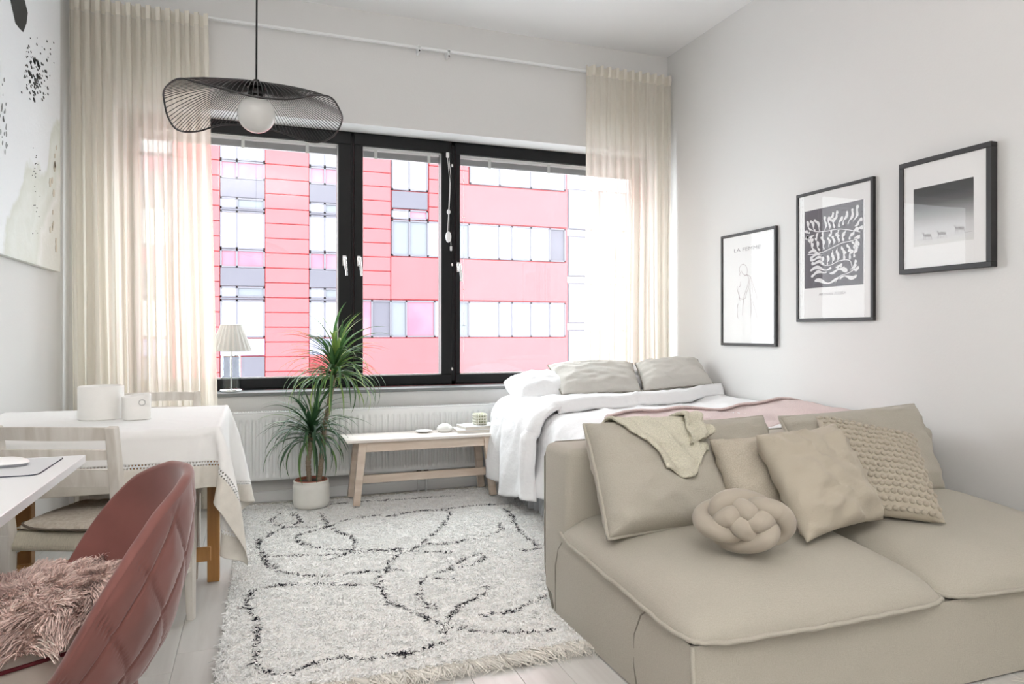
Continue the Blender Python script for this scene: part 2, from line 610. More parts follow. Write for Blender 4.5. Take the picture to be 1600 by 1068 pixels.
for (a, b, g0, g1, tag) in SASH:
    mb = MB()
    y0_, y1_ = YF0, YF1 - .01
    mb.box(a, b, y0_, y1_, zb + .012, gz0, 0.003, 1)
    mb.box(a, b, y0_, y1_, gz1, zt - .012, 0.003, 1)
    mb.box(a, g0, y0_, y1_, gz0, gz1, 0.003, 1)
    mb.box(g1, b, y0_, y1_, gz0, gz1, 0.003, 1)
    sash = make('sash', mb, BLACK, win, smooth=False)
    # pale bead around the pane
    mb = MB()
    for (p, q, r, s_) in ((g0, g1, gz0, gz0 + .008), (g0, g1, gz1 - .008, gz1), (g0, g0 + .006, gz0, gz1), (g1 - .006, g1, gz0, gz1)):
        mb.box(p, q, YF0 + .03, YF0 + .042, r, s_)
    make('glazing_bead', mb, WHITE_MET, sash, smooth=False)
    make('glazing_reveal', MB().box(g1 - .004, g1 + .001, YF0 + .004, YF0 + .030, gz0 + .008, gz1 - .008).box(g1 - .009, g1 - .005, YF0 + .044, YF0 + .075, gz0, gz1), mat('reveal_grey', (.13, .135, .14), .3), sash, smooth=False)
    make('pane', MB().box(g0, g1, YF1 - .045, YF1 - .041, gz0, gz1), HAZY if tag == 'r' else GLASS, sash, smooth=False, label='window pane of clear glass')
    # raised venetian blind inside the glazing
    bl = make('blind', MB().box(g0 + .008, g1 - .008, YF0 + .05, YF0 + .07, gz1 - .022, gz1 - .004, 0.002, 1), WHITE_MET, win, smooth=False, label='grey venetian blind pulled right up')
    mb = MB()
    for i in range(14):
        z = gz1 - .026 - i * 0.0033
        mb.box(g0 + .01, g1 - .01, YF0 + .048, YF0 + .072, z - .0012, z, 0)
    make('slat', mb, BLINDG, bl, smooth=False, kind='stuff')
    mb = MB()
    n = 3 if tag != 'm' else 2
    for i in range(n):
        x = g0 + (g1 - g0) * ((i + .5) / n if tag != 'm' else (0.17, 0.85)[i])
        mb.box(x - .011, x + .011, YF0 + .045, YF0 + .0475, gz1 - .078, gz1 - .012)
    make('ladder_tape', mb, BLINDT, bl, smooth=False)
    if tag == 'r':
        mb = MB()
        mb.tube([(1.468, YF0 + .05, gz1 - .02), (1.468, YF0 + .05, 0.95)], 0.0014, 5)
        for i in range(5):
            mb.box(1.458, 1.478, YF0 + .046, YF0 + .052, 1.15 + .27 * i, 1.156 + .27 * i)
        make('blind_cord', mb, BLINDT, bl)


def handle(x, z, sash_name):
    mb = MB()
    mb.box(x - .014, x + .014, YF0 - .010, YF0, z - .035, z + .04, 0.005, 2)
    hb = make('window_handle', mb, CHROME, win, label='chrome window handle')
    mb = MB()
    mb.tube([(x, YF0 - .005, z + .018), (x, YF0 - .045, z + .018)], 0.009, 10)
    mb.tube([(x, YF0 - .045, z + .024), (x + .003, YF0 - .047, z - .01), (x + .008, YF0 - .044, z - .06), (x + .011, YF0 - .042, z - .105)], [.0095, .010, .009, .007], 10)
    make('lever', mb, CHROME, hb)


handle(0.585, 1.60, '')
handle(0.686, 1.60, '')
handle(1.412, 1.58, '')
# blind pull with cord and knob on the middle sash
mb = MB()
mb.box(1.318, 1.342, YF0 - .012, YF0, 2.385, 2.425, 0.003, 1)
cp = make('blind_pull', mb, WHITE_PL, win, label='white blind pull on the middle sash')
mb = MB()
cx = 1.331
mb.tube([(cx - .004, YF0 - .012, 2.39), (cx + .012, YF0 - .016, 2.2), (cx + .004, YF0 - .014, 2.0), (cx - .004, YF0 - .012, 1.83)], 0.0022, 6)
mb.tube([(cx + .006, YF0 - .012, 2.39), (cx + .020, YF0 - .016, 2.25), (cx + .008, YF0 - .014, 2.0), (cx + .006, YF0 - .012, 1.83)], 0.0022, 6)
mb.tube([(cx + .018, YF0 - .012, 1.83), (cx + .022, YF0 - .012, 1.74)], 0.002, 6)
make('pull_cord', mb, WHITE_PL, cp)
mb = MB()
mb.sphere((cx + .002, YF0 - .02, 1.985), 0.014, 12, 8, 1, .8, 1.4)
mb.sphere((cx, YF0 - .022, 1.80), 0.022, 14, 10, 1, .7, 1.9)
mb.box(cx + .014, cx + .030, YF0 - .018, YF0 - .006, 1.70, 1.735, 0.003, 1)
make('cord_knob', mb, WHITE_PL, cp)
mb = MB()
for z in (2.33, 1.60, 0.83):
    mb.box(1.356, 1.372, YF0 - .010, YF0, z - .012, z + .012, 0.003, 1)
make('hinge_cap', mb, CHROME, win, label='small chrome locking studs')

# ---------------- outside: ground and buildings
struct('street_ground', MB().box(-30, 45, 5.6, 45, -6.2, -6.0), mat('street_grey', (0.35, 0.35, 0.36), 0.9))
YO = 16.0


def fbox(x0_, x1_, z0_, z1_, d0=0.0, d1=0.06, bev=0.012):
    return MB().box(x0_, x1_, YO - d1, YO - d0 + .02, z0_, z1_, bev, 1)


apt = thing('apartment_building', 'red panelled apartment block with grey bands and rows of windows', 'building', (3.0, YO, -6.0))
make('wall', MB().box(-5.4, 7.3, YO + .02, YO + 6, -6.0, 8.2), PINKD, apt, smooth=False)
PM = {}


def panel(x0_, x1_, z0_, z1_, m=None, d=0.06):
    m = m or PINKP
    key = (round(x1_ - x0_, 3), round(z1_ - z0_, 3), m.name, d)
    cx_, cz_ = (x0_ + x1_) / 2, (z0_ + z1_) / 2
    if key not in PM:
        wx, wz = (x1_ - x0_) / 2 - .007, (z1_ - z0_) / 2 - .007
        o = make('wall_panel', MB().box(-wx, wx, -d, .02, -wz, wz, .012, 1), m, apt, local=True, smooth=False,
                 label={'facade_grey': 'grey facade panel'}.get(m.name))
        PM[key] = o
    else:
        o = inst(PM[key], 'wall_panel', apt)
    o.location = (cx_ - 3.0, 0, cz_ + 6.0)
    return o


def fwin(x0_, x1_, z0_, z1_, cuts=(), m=None, split=None):
    """window with its own frame and panes"""
    f = 0.035
    mb = MB()
    yb = YO - .05
    for (a, b, c, d) in ((x0_, x1_, z0_, z0_ + f), (x0_, x1_, z1_ - f, z1_), (x0_, x0_ + f, z0_, z1_), (x1_ - f, x1_, z0_, z1_)):
        mb.box(a, b, yb, YO + .02, c, d)
    for c in cuts:
        mb.box(c - .02, c + .02, yb, YO + .02, z0_, z1_)
    fr = make('window', mb, MULL, apt, smooth=False)
    xs = [x0_] + list(cuts) + [x1_]
    ms = m if isinstance(m, (list, tuple)) else [m or GLW] * (len(xs) - 1)
    for a, b, mm in zip(xs, xs[1:], ms):
        make('pane', MB().box(a + .02, b - .02, YO - .02, YO - .005, z0_ + f * .6, z1_ - f * .6), mm, fr, smooth=False)


# panel columns on the left half (x0, x1, bottom)
PH = 0.3175
for (a, b, zlo) in ((-5.2, -4.3, -0.65), (-3.4, -2.5, -0.65), (-1.6, -0.70, -0.65), (0.19, 1.10, -0.65), (2.0, 2.88, 1.84)):
    z = 5.02 + 4 * PH
    while z > zlo + .05:
        panel(a, b, z - PH, z)
        z -= PH
# window columns between them; storey height 1.87
for ci, (a, b) in enumerate(((-4.3, -3.4), (-2.5, -1.6), (-0.70, 0.19), (1.10, 2.0))):
    for st in range(-1, 3):
        o_ = 1.87 * st
        k = 0.33
        if st == -1:
            continue
        fwin(a, b, 0.99 + o_, 1.79 + o_, (a + k,), [GLW, GLW] if (st % 2 == 0) else ([GLPW, GLPW] if ci == 2 else [GLW, GLW]))
        panel(a, b, 1.79 + o_, 1.84 + o_, MATS['facade_grey'], .07)
        fwin(a, b, 1.84 + o_, 2.07 + o_, (a + k,), [GLW, GREYW])
        panel(a, b, 2.07 + o_, 2.47 + o_, MATS['facade_grey'])
        fwin(a, b, 2.47 + o_, 2.85 + o_, (a + k,), [GLP, GLP])
    panel(a, b, 0.60, 0.97, mat('facade_violet', (0.13, 0.12, 0.19), 0.6), .07)
    panel(a, b, 0.12, 0.59, MATS['facade_grey'])
    panel(a, b, -0.30, 0.10, MATS['facade_grey'])
    panel(a, b, -0.65, -0.32, MATS['facade_grey'])
# ground storey band
# right half: rows of ribbon windows between wide red bands
fwin(2.0, 7.22, 0.99, 1.83, (2.46, 2.88, 3.24, 3.90, 4.40, 4.73, 5.48, 5.81, 6.30, 6.80),
     [GLP, GREYP, GREYW, GLP, GLPW, GREYW, GLW, GLW, GLW, GLW, GLPW])
fwin(2.9, 7.22, 2.84, 3.66, (3.31, 3.74, 4.20, 4.73, 5.48, 5.81, 6.30, 6.80),
     [GREYW, GREYW, GLW, GREYW, GLW, GLW, GLW, GLW, GREYP])
for (x0_, x1_) in ((1.10, 7.26),):
    panel(x0_, x1_, 0.10, 0.97)
    panel(x0_, x1_, -0.65, 0.08)
for (x0_, x1_) in ((2.88, 7.26),):
    panel(x0_, x1_, 1.85, 2.82)
for (x0_, x1_) in ((4.20, 7.26),):
    panel(x0_, x1_, 3.68, 4.57)
for z in range(9):
    panel(3.76, 4.18, 3.68 + z * PH, 3.68 + (z + 1) * PH)
panel(2.9, 3.74, 3.92, 4.32, MATS['facade_grey'])
fwin(2.9, 3.74, 3.68, 3.90, (3.31,), [GLW, GLP])
fwin(2.9, 3.74, 4.34, 5.10, (3.31,), [GLW, GLPW])
panel(2.9, 3.74, 5.12, 5.80, MATS['facade_grey'])
for z in range(4, 10):
    panel(4.20, 4.72, 4.58 + (z - 4) * PH, 4.58 + (z - 3) * PH)
fwin(4.75, 7.22, 4.60, 5.35, (5.5, 6.3), GLW)
panel(4.75, 7.26, 5.38, 6.2)
# lower floors, out of the photograph's frame but seen from a step aside
for st in range(0, 3):
    z = -0.70 - st * 1.75
    for x0_ in (-5.2, -3.4, -1.6, 0.19, 2.0, 3.8, 5.5):
        fwin(x0_, x0_ + 1.7, z - .85, z - .02, (x0_ + .6,), GLW)
        panel(x0_, x0_ + 1.7, z - 1.73, z - .87)

# pale glazed building beside it
gb = thing('glazed_building', 'pale blue glazed building beside the red block', 'building', (10.5, 18.5, -6.0))
make('wall', MB().box(8.3, 16.5, 18.5, 24, -6.0, 5.6), mat('pale_wall', (0.60, 0.64, 0.66), 0.7), gb, smooth=False)
first = None
for i in range(8):
    for j in range(8):
        xx, zz = 8.4 + i * 1.0, -5.4 + j * 1.35
        if first is None:
            f = make('window', MB().box(0, .92, -.06, .01, 0, 1.18, .02, 1), MULL, gb, local=True, smooth=False)
            p_ = make('pane', MB().box(.05, .87, -.075, -.055, .05, 1.13), GLB, f, local=True, smooth=False)
            first = (f, p_)
        else:
            f = inst(first[0], 'window', gb)
            inst(first[1], 'pane', f)
        f.location = (xx - 10.5, 0, zz + 6.0)

# ================================================================== CURTAINS AND RAIL
mb = MB()
mb.box(-0.99, 3.055, 4.775, 4.80, 3.055, 3.071, 0.003, 1)
rail = make('curtain_rail', mb, WHITE_MET, org=(1.03, 4.79, 3.06), label='slim white curtain rail running along the wall above the window', cat='curtain rail')
for x in (1.06, 1.27, 3.05):
    make('bracket', MB().box(x - .010, x + .010, 4.775, DW, 3.03, 3.078, 0.003, 1), WHITE_MET, rail)
make('bracket_screw', MB().sphere((1.06, 4.771, 3.038), 0.006, 8, 6).sphere((1.27, 4.771, 3.028), 0.006, 8, 6), WIRE, rail)


def curtain(xa, xb, xa0, xb0, ztop, yc, npl, seed, label, amp=0.028, tilt=0.0):
    """one sheet with pinch pleats at the top; xa..xb at the rail, xa0..xb0 at the floor"""
    rnd = random.Random(seed)
    ph = [rnd.uniform(-.6, .6) for _ in range(npl + 2)]
    aw = [rnd.uniform(.35, 1.35) for _ in range(npl + 2)]
    nu, nv = npl * 14, 60
    H = ztop - 0.015
    root = thing('curtain', label, 'curtain', ((xa + xb) / 2, yc, 0.0), group=None)

    def pt(u, v, head=False):
        s = u * npl
        i = int(min(npl - 1, math.floor(s)))
        fr = s - i
        z = 0.015 + H * v
        g = 1 - v
        wv = math.tanh(1.7 * math.sin(2 * PI * s + ph[i] * math.sin(PI * fr) * 0.9))
        A = amp * (0.95 - 0.45 * g) * (aw[i] * (1 - fr) + aw[i + 1] * fr)
        wide = (math.sin(2 * PI * u * 3.3 + seed) * 0.020 + math.sin(2 * PI * u * 6.7 + seed * 2) * 0.020) * g
        xt = xa + (xb - xa) * u
        xf = xa0 + (xb0 - xa0) * u
        x = xt * v + xf * (1 - v)
        x += 0.012 * math.sin(4 * PI * s + seed) * (.4 + g) + nz(u * 9, v * 2.2, seed) * 0.02 * g * (1 - abs(2 * u - 1) ** 6)
        y = yc + A * wv + wide + nz(u * 14, v * 2.0, seed + 5) * 0.014 * g
        return Vector((x, y, z))

    vh = 1 - 0.075 / H
    mb = MB().grid(lambda u, v: pt(u, v * vh), nu, nv)
    make('curtain_panel', mb, CURT, root, ang=180)

    def hd(u, v):
        p = pt(u, vh + (1 - vh) * v)
        s = u * npl
        fr = s - math.floor(s)
        k = smooth01(v * 3)
        # stiff box pleats in the heading tape
        sq = 1.2 * math.tanh(3.0 * math.sin(2 * PI * s))
        p.y = p.y * (1 - k) + (yc + 0.020 * sq) * k
        p.z += 0.004 * math.sin(2 * PI * s + 1)
        return p
    mb = MB().grid(hd, npl * 20, 5)
    make('heading', mb, CURTH, root, ang=180)
    return root


curtain(-1.015, -0.275, -0.985, -0.215, 3.052, 4.715, 14, 3, 'long cream sheer curtain at the left end of the window, behind the dining table')
curtain(2.315, 3.035, 2.30, 3.03, 3.090, 4.735, 11, 8, 'long cream sheer curtain in the corner beside the bed', amp=0.026)

# ================================================================== RADIATOR
RX0, RX1 = -0.19, 1.86
rad = thing('radiator', 'long white ribbed panel radiator under the window', 'radiator', ((RX0 + RX1) / 2, 4.78, 0.155))
rz0, rz1, ry = 0.158, 0.59, 4.745


def ribs(u, v):
    x = RX0 + (RX1 - RX0) * u
    z = rz0 + (rz1 - rz0) * v
    t = (x - RX0) / 0.04
    fr = t - math.floor(t)
    k = smooth01((v - .06) / .03) * smooth01((.90 - v) / .03)
    ind = (smooth01((fr - .2) / .12) - smooth01((fr - .68) / .12)) * k
    e = 0.004 * (smooth01((.02 - v) / .02) + smooth01((v - .98) / .02))
    return Vector((x, ry + 0.010 * ind + e, z))


n_r = int(round((RX1 - RX0) / .04))
make('front_panel', MB().grid(ribs, n_r * 12, 36), WHITE_MET, rad, ang=60)
make('back_panel', MB().box(RX0, RX1, ry + .012, 4.825, rz0 + .003, rz1 - .012, .004, 1), WHITE_MET, rad, smooth=False)
mb = MB()
n = int((RX1 - RX0) / 0.016)
mb.box(RX0, RX1, ry - .001, ry + .010, rz1 - .006, rz1 + .004, 0.002, 1)
mb.box(RX0, RX1, 4.815, 4.826, rz1 - .006, rz1 + .004, 0.002, 1)
for i in range(n):
    x = RX0 + i * 0.016
    mb.box(x, x + .008, ry + .008, 4.818, rz1 - .004, rz1 + .002)
make('top_grille', mb, WHITE_MET, rad, smooth=False, kind='stuff')
mb = MB()
for x in (0.10, 1.70):
    mb.box(x, x + .03, 4.826, DW - .001, rz0 + .08, rz1 - .06)
make('wall_bracket', mb, WHITE_MET, rad, smooth=False)
mb = MB().tube([(1.06, 4.79, rz0), (1.06, 4.79, 0.135), (1.06, 4.80, 0.0)], 0.008, 8).tube([(1.11, 4.79, rz0), (1.11, 4.79, 0.0)], 0.008, 8)
make('supply_pipe', mb, WHITE_MET, rad)
make('valve', MB().box(1.045, 1.075, 4.775, 4.805, .125, .15, .003, 1).box(1.095, 1.125, 4.775, 4.805, .125, .15, .003, 1), WIRE, rad)

# ================================================================== SOFT THINGS
def pillow_surface(c4, thick, k=0.06, power=4.0, wr=0.006, seed=0, slump=0.0, wscale=7.0):
    BL, BR, TR, TL = [Vector(p) for p in c4]
    nrm = (BR - BL).cross(TL - BL).normalized()

    def base(u, v):
        a, b = 2 * u - 1, 2 * v - 1
        uu = 0.5 + (u - .5) * (1 - k * (1 - abs(b) ** 2.2))
        vv = 0.5 + (v - .5) * (1 - k * (1 - abs(a) ** 2.2))
        return (BL * (1 - uu) * (1 - vv) + BR * uu * (1 - vv) + TR * uu * vv + TL * (1 - uu) * vv)

    def h(u, v):
        a, b = abs(2 * u - 1), abs(2 * v - 1)
        e = max(0.0, (1 - a ** power) * (1 - b ** power)) ** 0.55
        return thick / 2 * e * (1 + slump * (0.5 - v))

    def side(u, v, sgn):
        p = base(u, v)
        hh = h(u, v)
        edge = min(1.0, hh / (thick * .2))
        n_ = noise.noise(Vector((u * wscale, v * wscale * 1.3, seed + (0 if sgn > 0 else 40))))
        rid = (1 - abs(noise.noise(Vector((u * wscale * .7 + v * 2, v * wscale * .8, seed + 9))))) ** 6
        return p + nrm * sgn * (hh + edge * (wr * n_ + wr * 1.2 * (rid - .3)))
    return base, side, nrm


def pillow(name, c4, thick, m, label=None, cat=None, group=None, n=34, piping=None, pr=0.006, **kw):
    base, side, nrm = pillow_surface(c4, thick, **kw)
    mb = MB()

    def warp(t):
        return 0.5 - 0.5 * math.cos(PI * t) * (0.55) - (0.5 - t) * -0.45 if False else (0.5 - 0.5 * math.cos(PI * t)) * .6 + t * .4
    mb.grid(lambda u, v: side(warp(u), warp(v), 1), n, n)
    mb2 = MB().grid(lambda u, v: side(1 - warp(u), warp(v), -1), n, n)
    mb.add(mb2.v, mb2.f)
    c = sum((Vector(p) for p in c4), Vector()) / 4
    lo = min(Vector(p).z for p in c4)
    o = make(name, mb, m, None, label, cat, group, org=(c.x, c.y, lo), ang=180)
    # weld the rim
    bm_ = bmesh.new()
    bm_.from_mesh(o.data)
    bmesh.ops.remove_doubles(bm_, verts=bm_.verts, dist=1e-5)
    bm_.to_mesh(o.data)
    bm_.free()
    if piping:
        loop = []
        N = 26
        for i in range(N):
            loop.append(base(i / N, 0))
        for i in range(N):
            loop.append(base(1, i / N))
        for i in range(N):
            loop.append(base(1 - i / N, 1))
        for i in range(N):
            loop.append(base(0, 1 - i / N))
        rs = random.Random(int(c.x * 1000))
        loop = [p + nrm * rs.uniform(-.002, .002) for p in loop]
        make('piping', MB().tube(loop, pr, 6, closed=True), piping, o, ang=180)
    return o, base, side, nrm


# ---------------- sofa
SX0, SXM, SX1 = 1.092, 2.03, 2.965
SYF, SYR, SYB = 1.60, 2.400, 2.632
sofa = thing('sofa', 'low armless beige linen sofa with piped seat cushions, its back to the bed', 'sofa', (2.03, 2.1, 0.0))
for (a, b) in ((SX0, SX1),):
    # base cover with sloping top and slightly bulging front
    def basef(u, v, a=a, b=b):
        # u around the perimeter (closed), v up
        per = [(a, SYB - .11), (a, SYF), (b, SYF), (b, SYB - .11)]
        L = [SYB - .11 - SYF, b - a, SYB - .11 - SYF, b - a]
        tot = sum(L)
        d = u * tot
        i = 0
        while i < 3 and d > L[i]:
            d -= L[i]
            i += 1
        t = d / L[i]
        p, q = per[i], per[(i + 1) % 4]
        x = p[0] + (q[0] - p[0]) * t
        y = p[1] + (q[1] - p[1]) * t
        ztop = 0.262 + (y - SYF) / (SYR - SYF) * 0.055
        z = 0.006 + (ztop - .006) * v
        bul = math.sin(PI * v) * 0.004 - (1 - v) * (0.020 if i == 1 else 0.0)
        n_ = nz(x * 3, y * 3, z * 5, 1.3) * 0.006
        if i == 1:
            y += -abs(bul) + n_
        elif i == 0:
            x += -0.003 * math.sin(PI * v) + n_ * .6
        elif i == 2:
            x += 0.0
        # pull corners round
        return Vector((x, y, z))
    mb = MB().grid(basef, 220, 14, closed_u=True)
    mb.box(a + .01, b - .01, SYF + .01, SYB - .12, .18, .258)
    bo = make('base_cover', mb, LINEN, sofa, ang=50)
for (a, b, flag) in ((SX0, SXM, 0), (SXM, SX1, 1)):
    # back
    mb = MB()
    y0_, y1_ = SYR, SYB
    ang_ = [(y0_, .24), (y0_, .62), (y0_ + .04, .660), (y1_ - .045, .660), (y1_ - .006, .615), (y1_, .16), (y1_ - .05, .05), (y1_ - .11, .01), (y1_ - .14, .01)]
    mb.box(a, b, y0_, y1_, .06, .660, 0.034, 4)
    mb.hexa([(a + .004, y0_, .008), (b - .004, y0_, .008), (b - .004, y1_ - .10, .008), (a + .004, y1_ - .10, .008)],
            [(a, y0_, .18), (b, y0_, .18), (b, y1_ - .004, .18), (a, y1_ - .004, .18)], 0.012)
    make('backrest', mb, LINEN, sofa, ang=50)
    xx = a + .006
    loop = [(xx, y1_ - .095, .012), (xx, y1_ - .045, .08), (xx, y1_ - .012, .16), (xx, y1_ - .008, .3), (xx, y1_ - .008, .60), (xx + .012, y1_ - .012, .636), (xx + .04, y1_ - .02, .657),
            (a + .3, y1_ - .022, .660), (b - .04, y1_ - .022, .660), (b - .012, y1_ - .012, .636), (b - .006, y1_ - .008, .60), (b - .006, y1_ - .008, .2)]
    if flag == 0:
        loop = loop[:-3] + [(b, y1_ - .022, .660)]
    make('back_piping', MB().tube(loop, .0055, 6), PIPING, sofa, label='darker piping along the edge of the backrest', ang=180)
    # seat cushion
    x0_, x1_ = a - .012, b - .004
    yf, yr = SYF - (.020 if flag == 0 else .014), SYR + (.10 if flag == 0 else .02)

    def lipz(v):
        return 0.272 + 0.062 * v

    def outline(u, v, x0_=x0_, x1_=x1_, yf=yf, yr=yr):
        p, q = 2 * u - 1, 2 * v - 1
        # squircle corners
        rr = 0.07
        x = (x0_ + x1_) / 2 + p * (x1_ - x0_) / 2 * (1 - 0.050 * abs(q) ** 8)
        y = (yf + yr) / 2 + q * (yr - yf) / 2 * (1 - 0.050 * abs(p) ** 8)
        y -= 0.012 * (1 - p * p) * (1 if q < 0 else 0) * abs(q) ** 6
        return x, y

    def topf(u, v):
        u, v = (0.5 - 0.5 * math.cos(PI * u)) * .7 + u * .3, (0.5 - 0.5 * math.cos(PI * v)) * .7 + v * .3
        x, y = outline(u, v)
        p, q = abs(2 * u - 1), abs(2 * v - 1)
        e = ((1 - p ** 4.5) * (1 - q ** 4.5)) ** 0.5
        z = lipz(v) + 0.112 * e + e * (0.010 * nz(x * 2.2, y * 2.2, flag) + 0.004 * nz(x * 8, y * 8, flag))
        z += 0.006 * (1 - e) * nz(x * 7, y * 7, 3)
        return Vector((x, y, z))

    def botf(u, v):
        q = topf(1 - u, v)
        uu, vv = (0.5 - 0.5 * math.cos(PI * (1 - u))) * .7 + (1 - u) * .3, (0.5 - 0.5 * math.cos(PI * v)) * .7 + v * .3
        x, y = outline(uu, vv)
        p, s_ = abs(2 * uu - 1), abs(2 * vv - 1)
        e = ((1 - p ** 4) * (1 - s_ ** 4)) ** 0.5
        return Vector((x, y, lipz(vv) - 0.035 * e + 0.006 * (1 - e) * nz(x * 7, y * 7, 3)))
    mb = MB().grid(topf, 56, 48)
    m2 = MB().grid(botf, 56, 48)
    mb.add(m2.v, m2.f)
    sc_ = make('seat_cushion', mb, LINEN, sofa, ang=180)
    N = 40
    loop = [topf(i / N, 0) for i in range(N)] + [topf(1, i / N) for i in range(N)] + [topf(1 - i / N, 1) for i in range(N)] + [topf(0, 1 - i / N) for i in range(N)]
    cc = Vector(((x0_ + x1_) / 2, (yf + yr) / 2, .3))
    loop2 = []
    for i, p in enumerate(loop):
        d = Vector((p.x - cc.x, p.y - cc.y, 0)).normalized()
        loop2.append(p + d * 0.003 + Vector((0, 0, .0015 * math.sin(i * 1.7))))
    make('cushion_piping', MB().tube(loop2, .0075, 6, closed=True), LINEN, sc_, ang=180)
# side seams of the cover
mb = MB()
mb.tube([(SX0 - .001, 2.50, .008), (SX0 - .001, 2.505, .10), (SX0 - .004, 2.50, .20), (SX0 - .002, 2.475, .27), (SX0 - .002, 2.44, .305)], .0028, 5)
mb.tube([(SX0 - .001, 1.885, .008), (SX0 - .002, 1.90, .08), (SX0 - .004, 1.895, .18), (SX0 - .003, 1.86, .25), (SX0 - .002, 1.83, .272)], .0028, 5)
make('seam', mb, PIPING, sofa, ang=180)
make('corner_seam', MB().tube([(SX0 + .001, SYF - .018, .01), (SX0 + .001, SYF - .010, .12), (SX0, SYF - .002, .262)], .006, 6).tube([(SX1 - .001, SYF - .018, .01), (SX1, SYF - .002, .262)], .006, 6), LINEN, sofa, ang=180)
mb = MB()
for x in (SX0 + .08, SXM - .08, SXM + .08, SX1 - .08):
    for y in (SYF + .08, SYR + .05):
        mb.box(x - .02, x + .02, y - .02, y + .02, 0, .03)
make('foot', mb, WIRE, sofa, smooth=False)

# back cushions
c1 = [(1.105, 2.10, .410), (1.645, 2.15, .405), (1.665, 2.385, .735), (1.135, 2.345, .760)]
bc1, base1, side1, nrm1 = pillow('back_cushion', c1, .215, LINEN, 'large piped beige cushion with the cream throw over it, left end of the sofa', 'cushion', piping=LINEN, pr=.007, k=.035, power=5, wr=.010, seed=2)
pillow('back_cushion', [(1.60, 2.30, .41), (2.035, 2.32, .41), (2.04, 2.47, .742), (1.60, 2.46, .735)], .13, LINEN, 'plain beige back cushion standing behind the small woven pillow on the sofa', 'cushion', piping=LINEN, k=.03, power=5, wr=.006, seed=4)
pillow('back_cushion', [(2.125, 2.24, .41), (2.85, 2.26, .40), (2.876, 2.44, .765), (2.11, 2.45, .735)], .17, LINEN, 'wide beige back cushion at the right end of the sofa behind the bobble pillow', 'cushion', piping=LINEN, pr=.007, k=.035, power=5, wr=.010, seed=6)

# small woven pillow, plain sand pillow
pillow('throw_pillow', [(1.575, 2.03, .42), (1.94, 2.03, .42), (1.93, 2.21, .715), (1.575, 2.20, .705)], .13, BOUCLE, 'small sand coloured pillow of coarse woven cloth standing behind the knot pillow', 'pillow', k=.07, wr=.008, seed=12)
pl2, _b, _s, _n = pillow('throw_pillow', [(1.675, 1.815, .42), (2.13, 1.93, .425), (2.13, 2.16, .745), (1.67, 2.06, .735)], .15, SAND, 'smooth sand cotton pillow with creased lower corner, right of the knot pillow', 'pillow', k=.075, wr=.016, seed=15, wscale=6)

# bobble pillow: cover and a bobble for each tuft
cb = [(2.03, 2.05, .43), (2.325, 1.84, .415), (2.545, 2.15, .675), (2.20, 2.335, .750)]
bp, bbase, bside, bn = pillow('throw_pillow', cb, .135, SAND, 'sand pillow covered in rows of round bobbles, at the right of the cushions', 'pillow', k=.05, wr=.004, seed=21)
mbs = MB().sphere((0, 0, 0), 1.0, 10, 6)
proto_b = None
NB = 15
for j in range(NB):
    for i in range(NB):
        u, v = (i + .75 + (.25 if j % 2 else -.25)) / (NB + .5), (j + .5) / NB
        p = bside(u, v, 1)
        q = bside(min(1, u + .01), v, 1)
        r_ = bside(u, min(1, v + .01), 1)
        nn = (q - p).cross(r_ - p).normalized()
        if nn.dot(bn) < 0:
            nn = -nn
        if proto_b is None:
            proto_b = make('bobble', mbs, SAND, bp, local=True, ang=180)
            o = proto_b
        else:
            o = inst(proto_b, 'bobble', bp)
        o.location = p - Vector(ORG[bp.name]) + nn * 0.001
        o.rotation_euler = nn.to_track_quat('Z', 'Y').to_euler()
        o.scale = (.0112, .0112, .0078)

# knot pillow
kc = Vector((1.428, 1.815, 0.480))
toc = (Vector((0, 0, 1.1)) - kc)
ax = Vector((-0.55, -0.76, 0.32)).normalized()
rt = Vector((0, 0, 1)).cross(ax).normalized()
upv = ax.cross(rt).normalized()
Lk, Bk = 3, 4
pts = []
NK = 300
for i in range(NK):
    t = 2 * PI * Lk * i / NK + .5
    rr = 0.077 + 0.047 * math.cos(Bk * t / Lk)
    zz = 0.034 * math.sin(2 * Bk * t / Lk) 
    lx, ly = rr * math.cos(t) * 1.0, rr * math.sin(t) * .54
    pts.append(kc + rt * lx + upv * ly + ax * (zz - 0.02 + .03 * (1 - (rr / .125) ** 2)))
lowest = min(p.z for p in pts) - .034
pts = [p + Vector((0, 0, max(0, .408 - lowest))) for p in pts]
make('knot_pillow', MB().tube(pts, .0325, 16, closed=True), KNOTM, None, 'round knot pillow of thick interlaced beige jersey tubes on the sofa seat', 'pillow', org=(kc.x, kc.y, .405), ang=180)

# knitted throw over the left back cushion
def throw(u, v):
    # u across, v from the hanging tip to behind the cushion
    top_l, top_r = 0.14, 0.86
    a = top_l + (top_r - top_l) * u
    tip = 0.56
    k = smooth01(v / .72)
    uu = (tip + .06 + (u - .5) * .42) * (1 - k) + a * k
    low = 0.44 - 0.10 * smooth01(u / .35) + 0.26 * smooth01((u - .45) / .5)
    if v < .72:
        vv = low + (1.0 - low) * (v / .72)
        p = side1(min(.99, uu), min(.995, vv), 1)
        off = 0.012 + 0.006 * math.sin(u * 17 + v * 4) + .01 * (u > .8) * math.sin(v * 20)
        return p + nrm1 * off + Vector((0, 0, .012 * smooth01((vv - .8) / .2)))
    w_ = (v - .72) / .28
    p = side1(min(.99, uu), 0.995 - w_ * .38, -1)
    return p - nrm1 * 0.012 + Vector((0, 0, .012 * (1 - w_)))


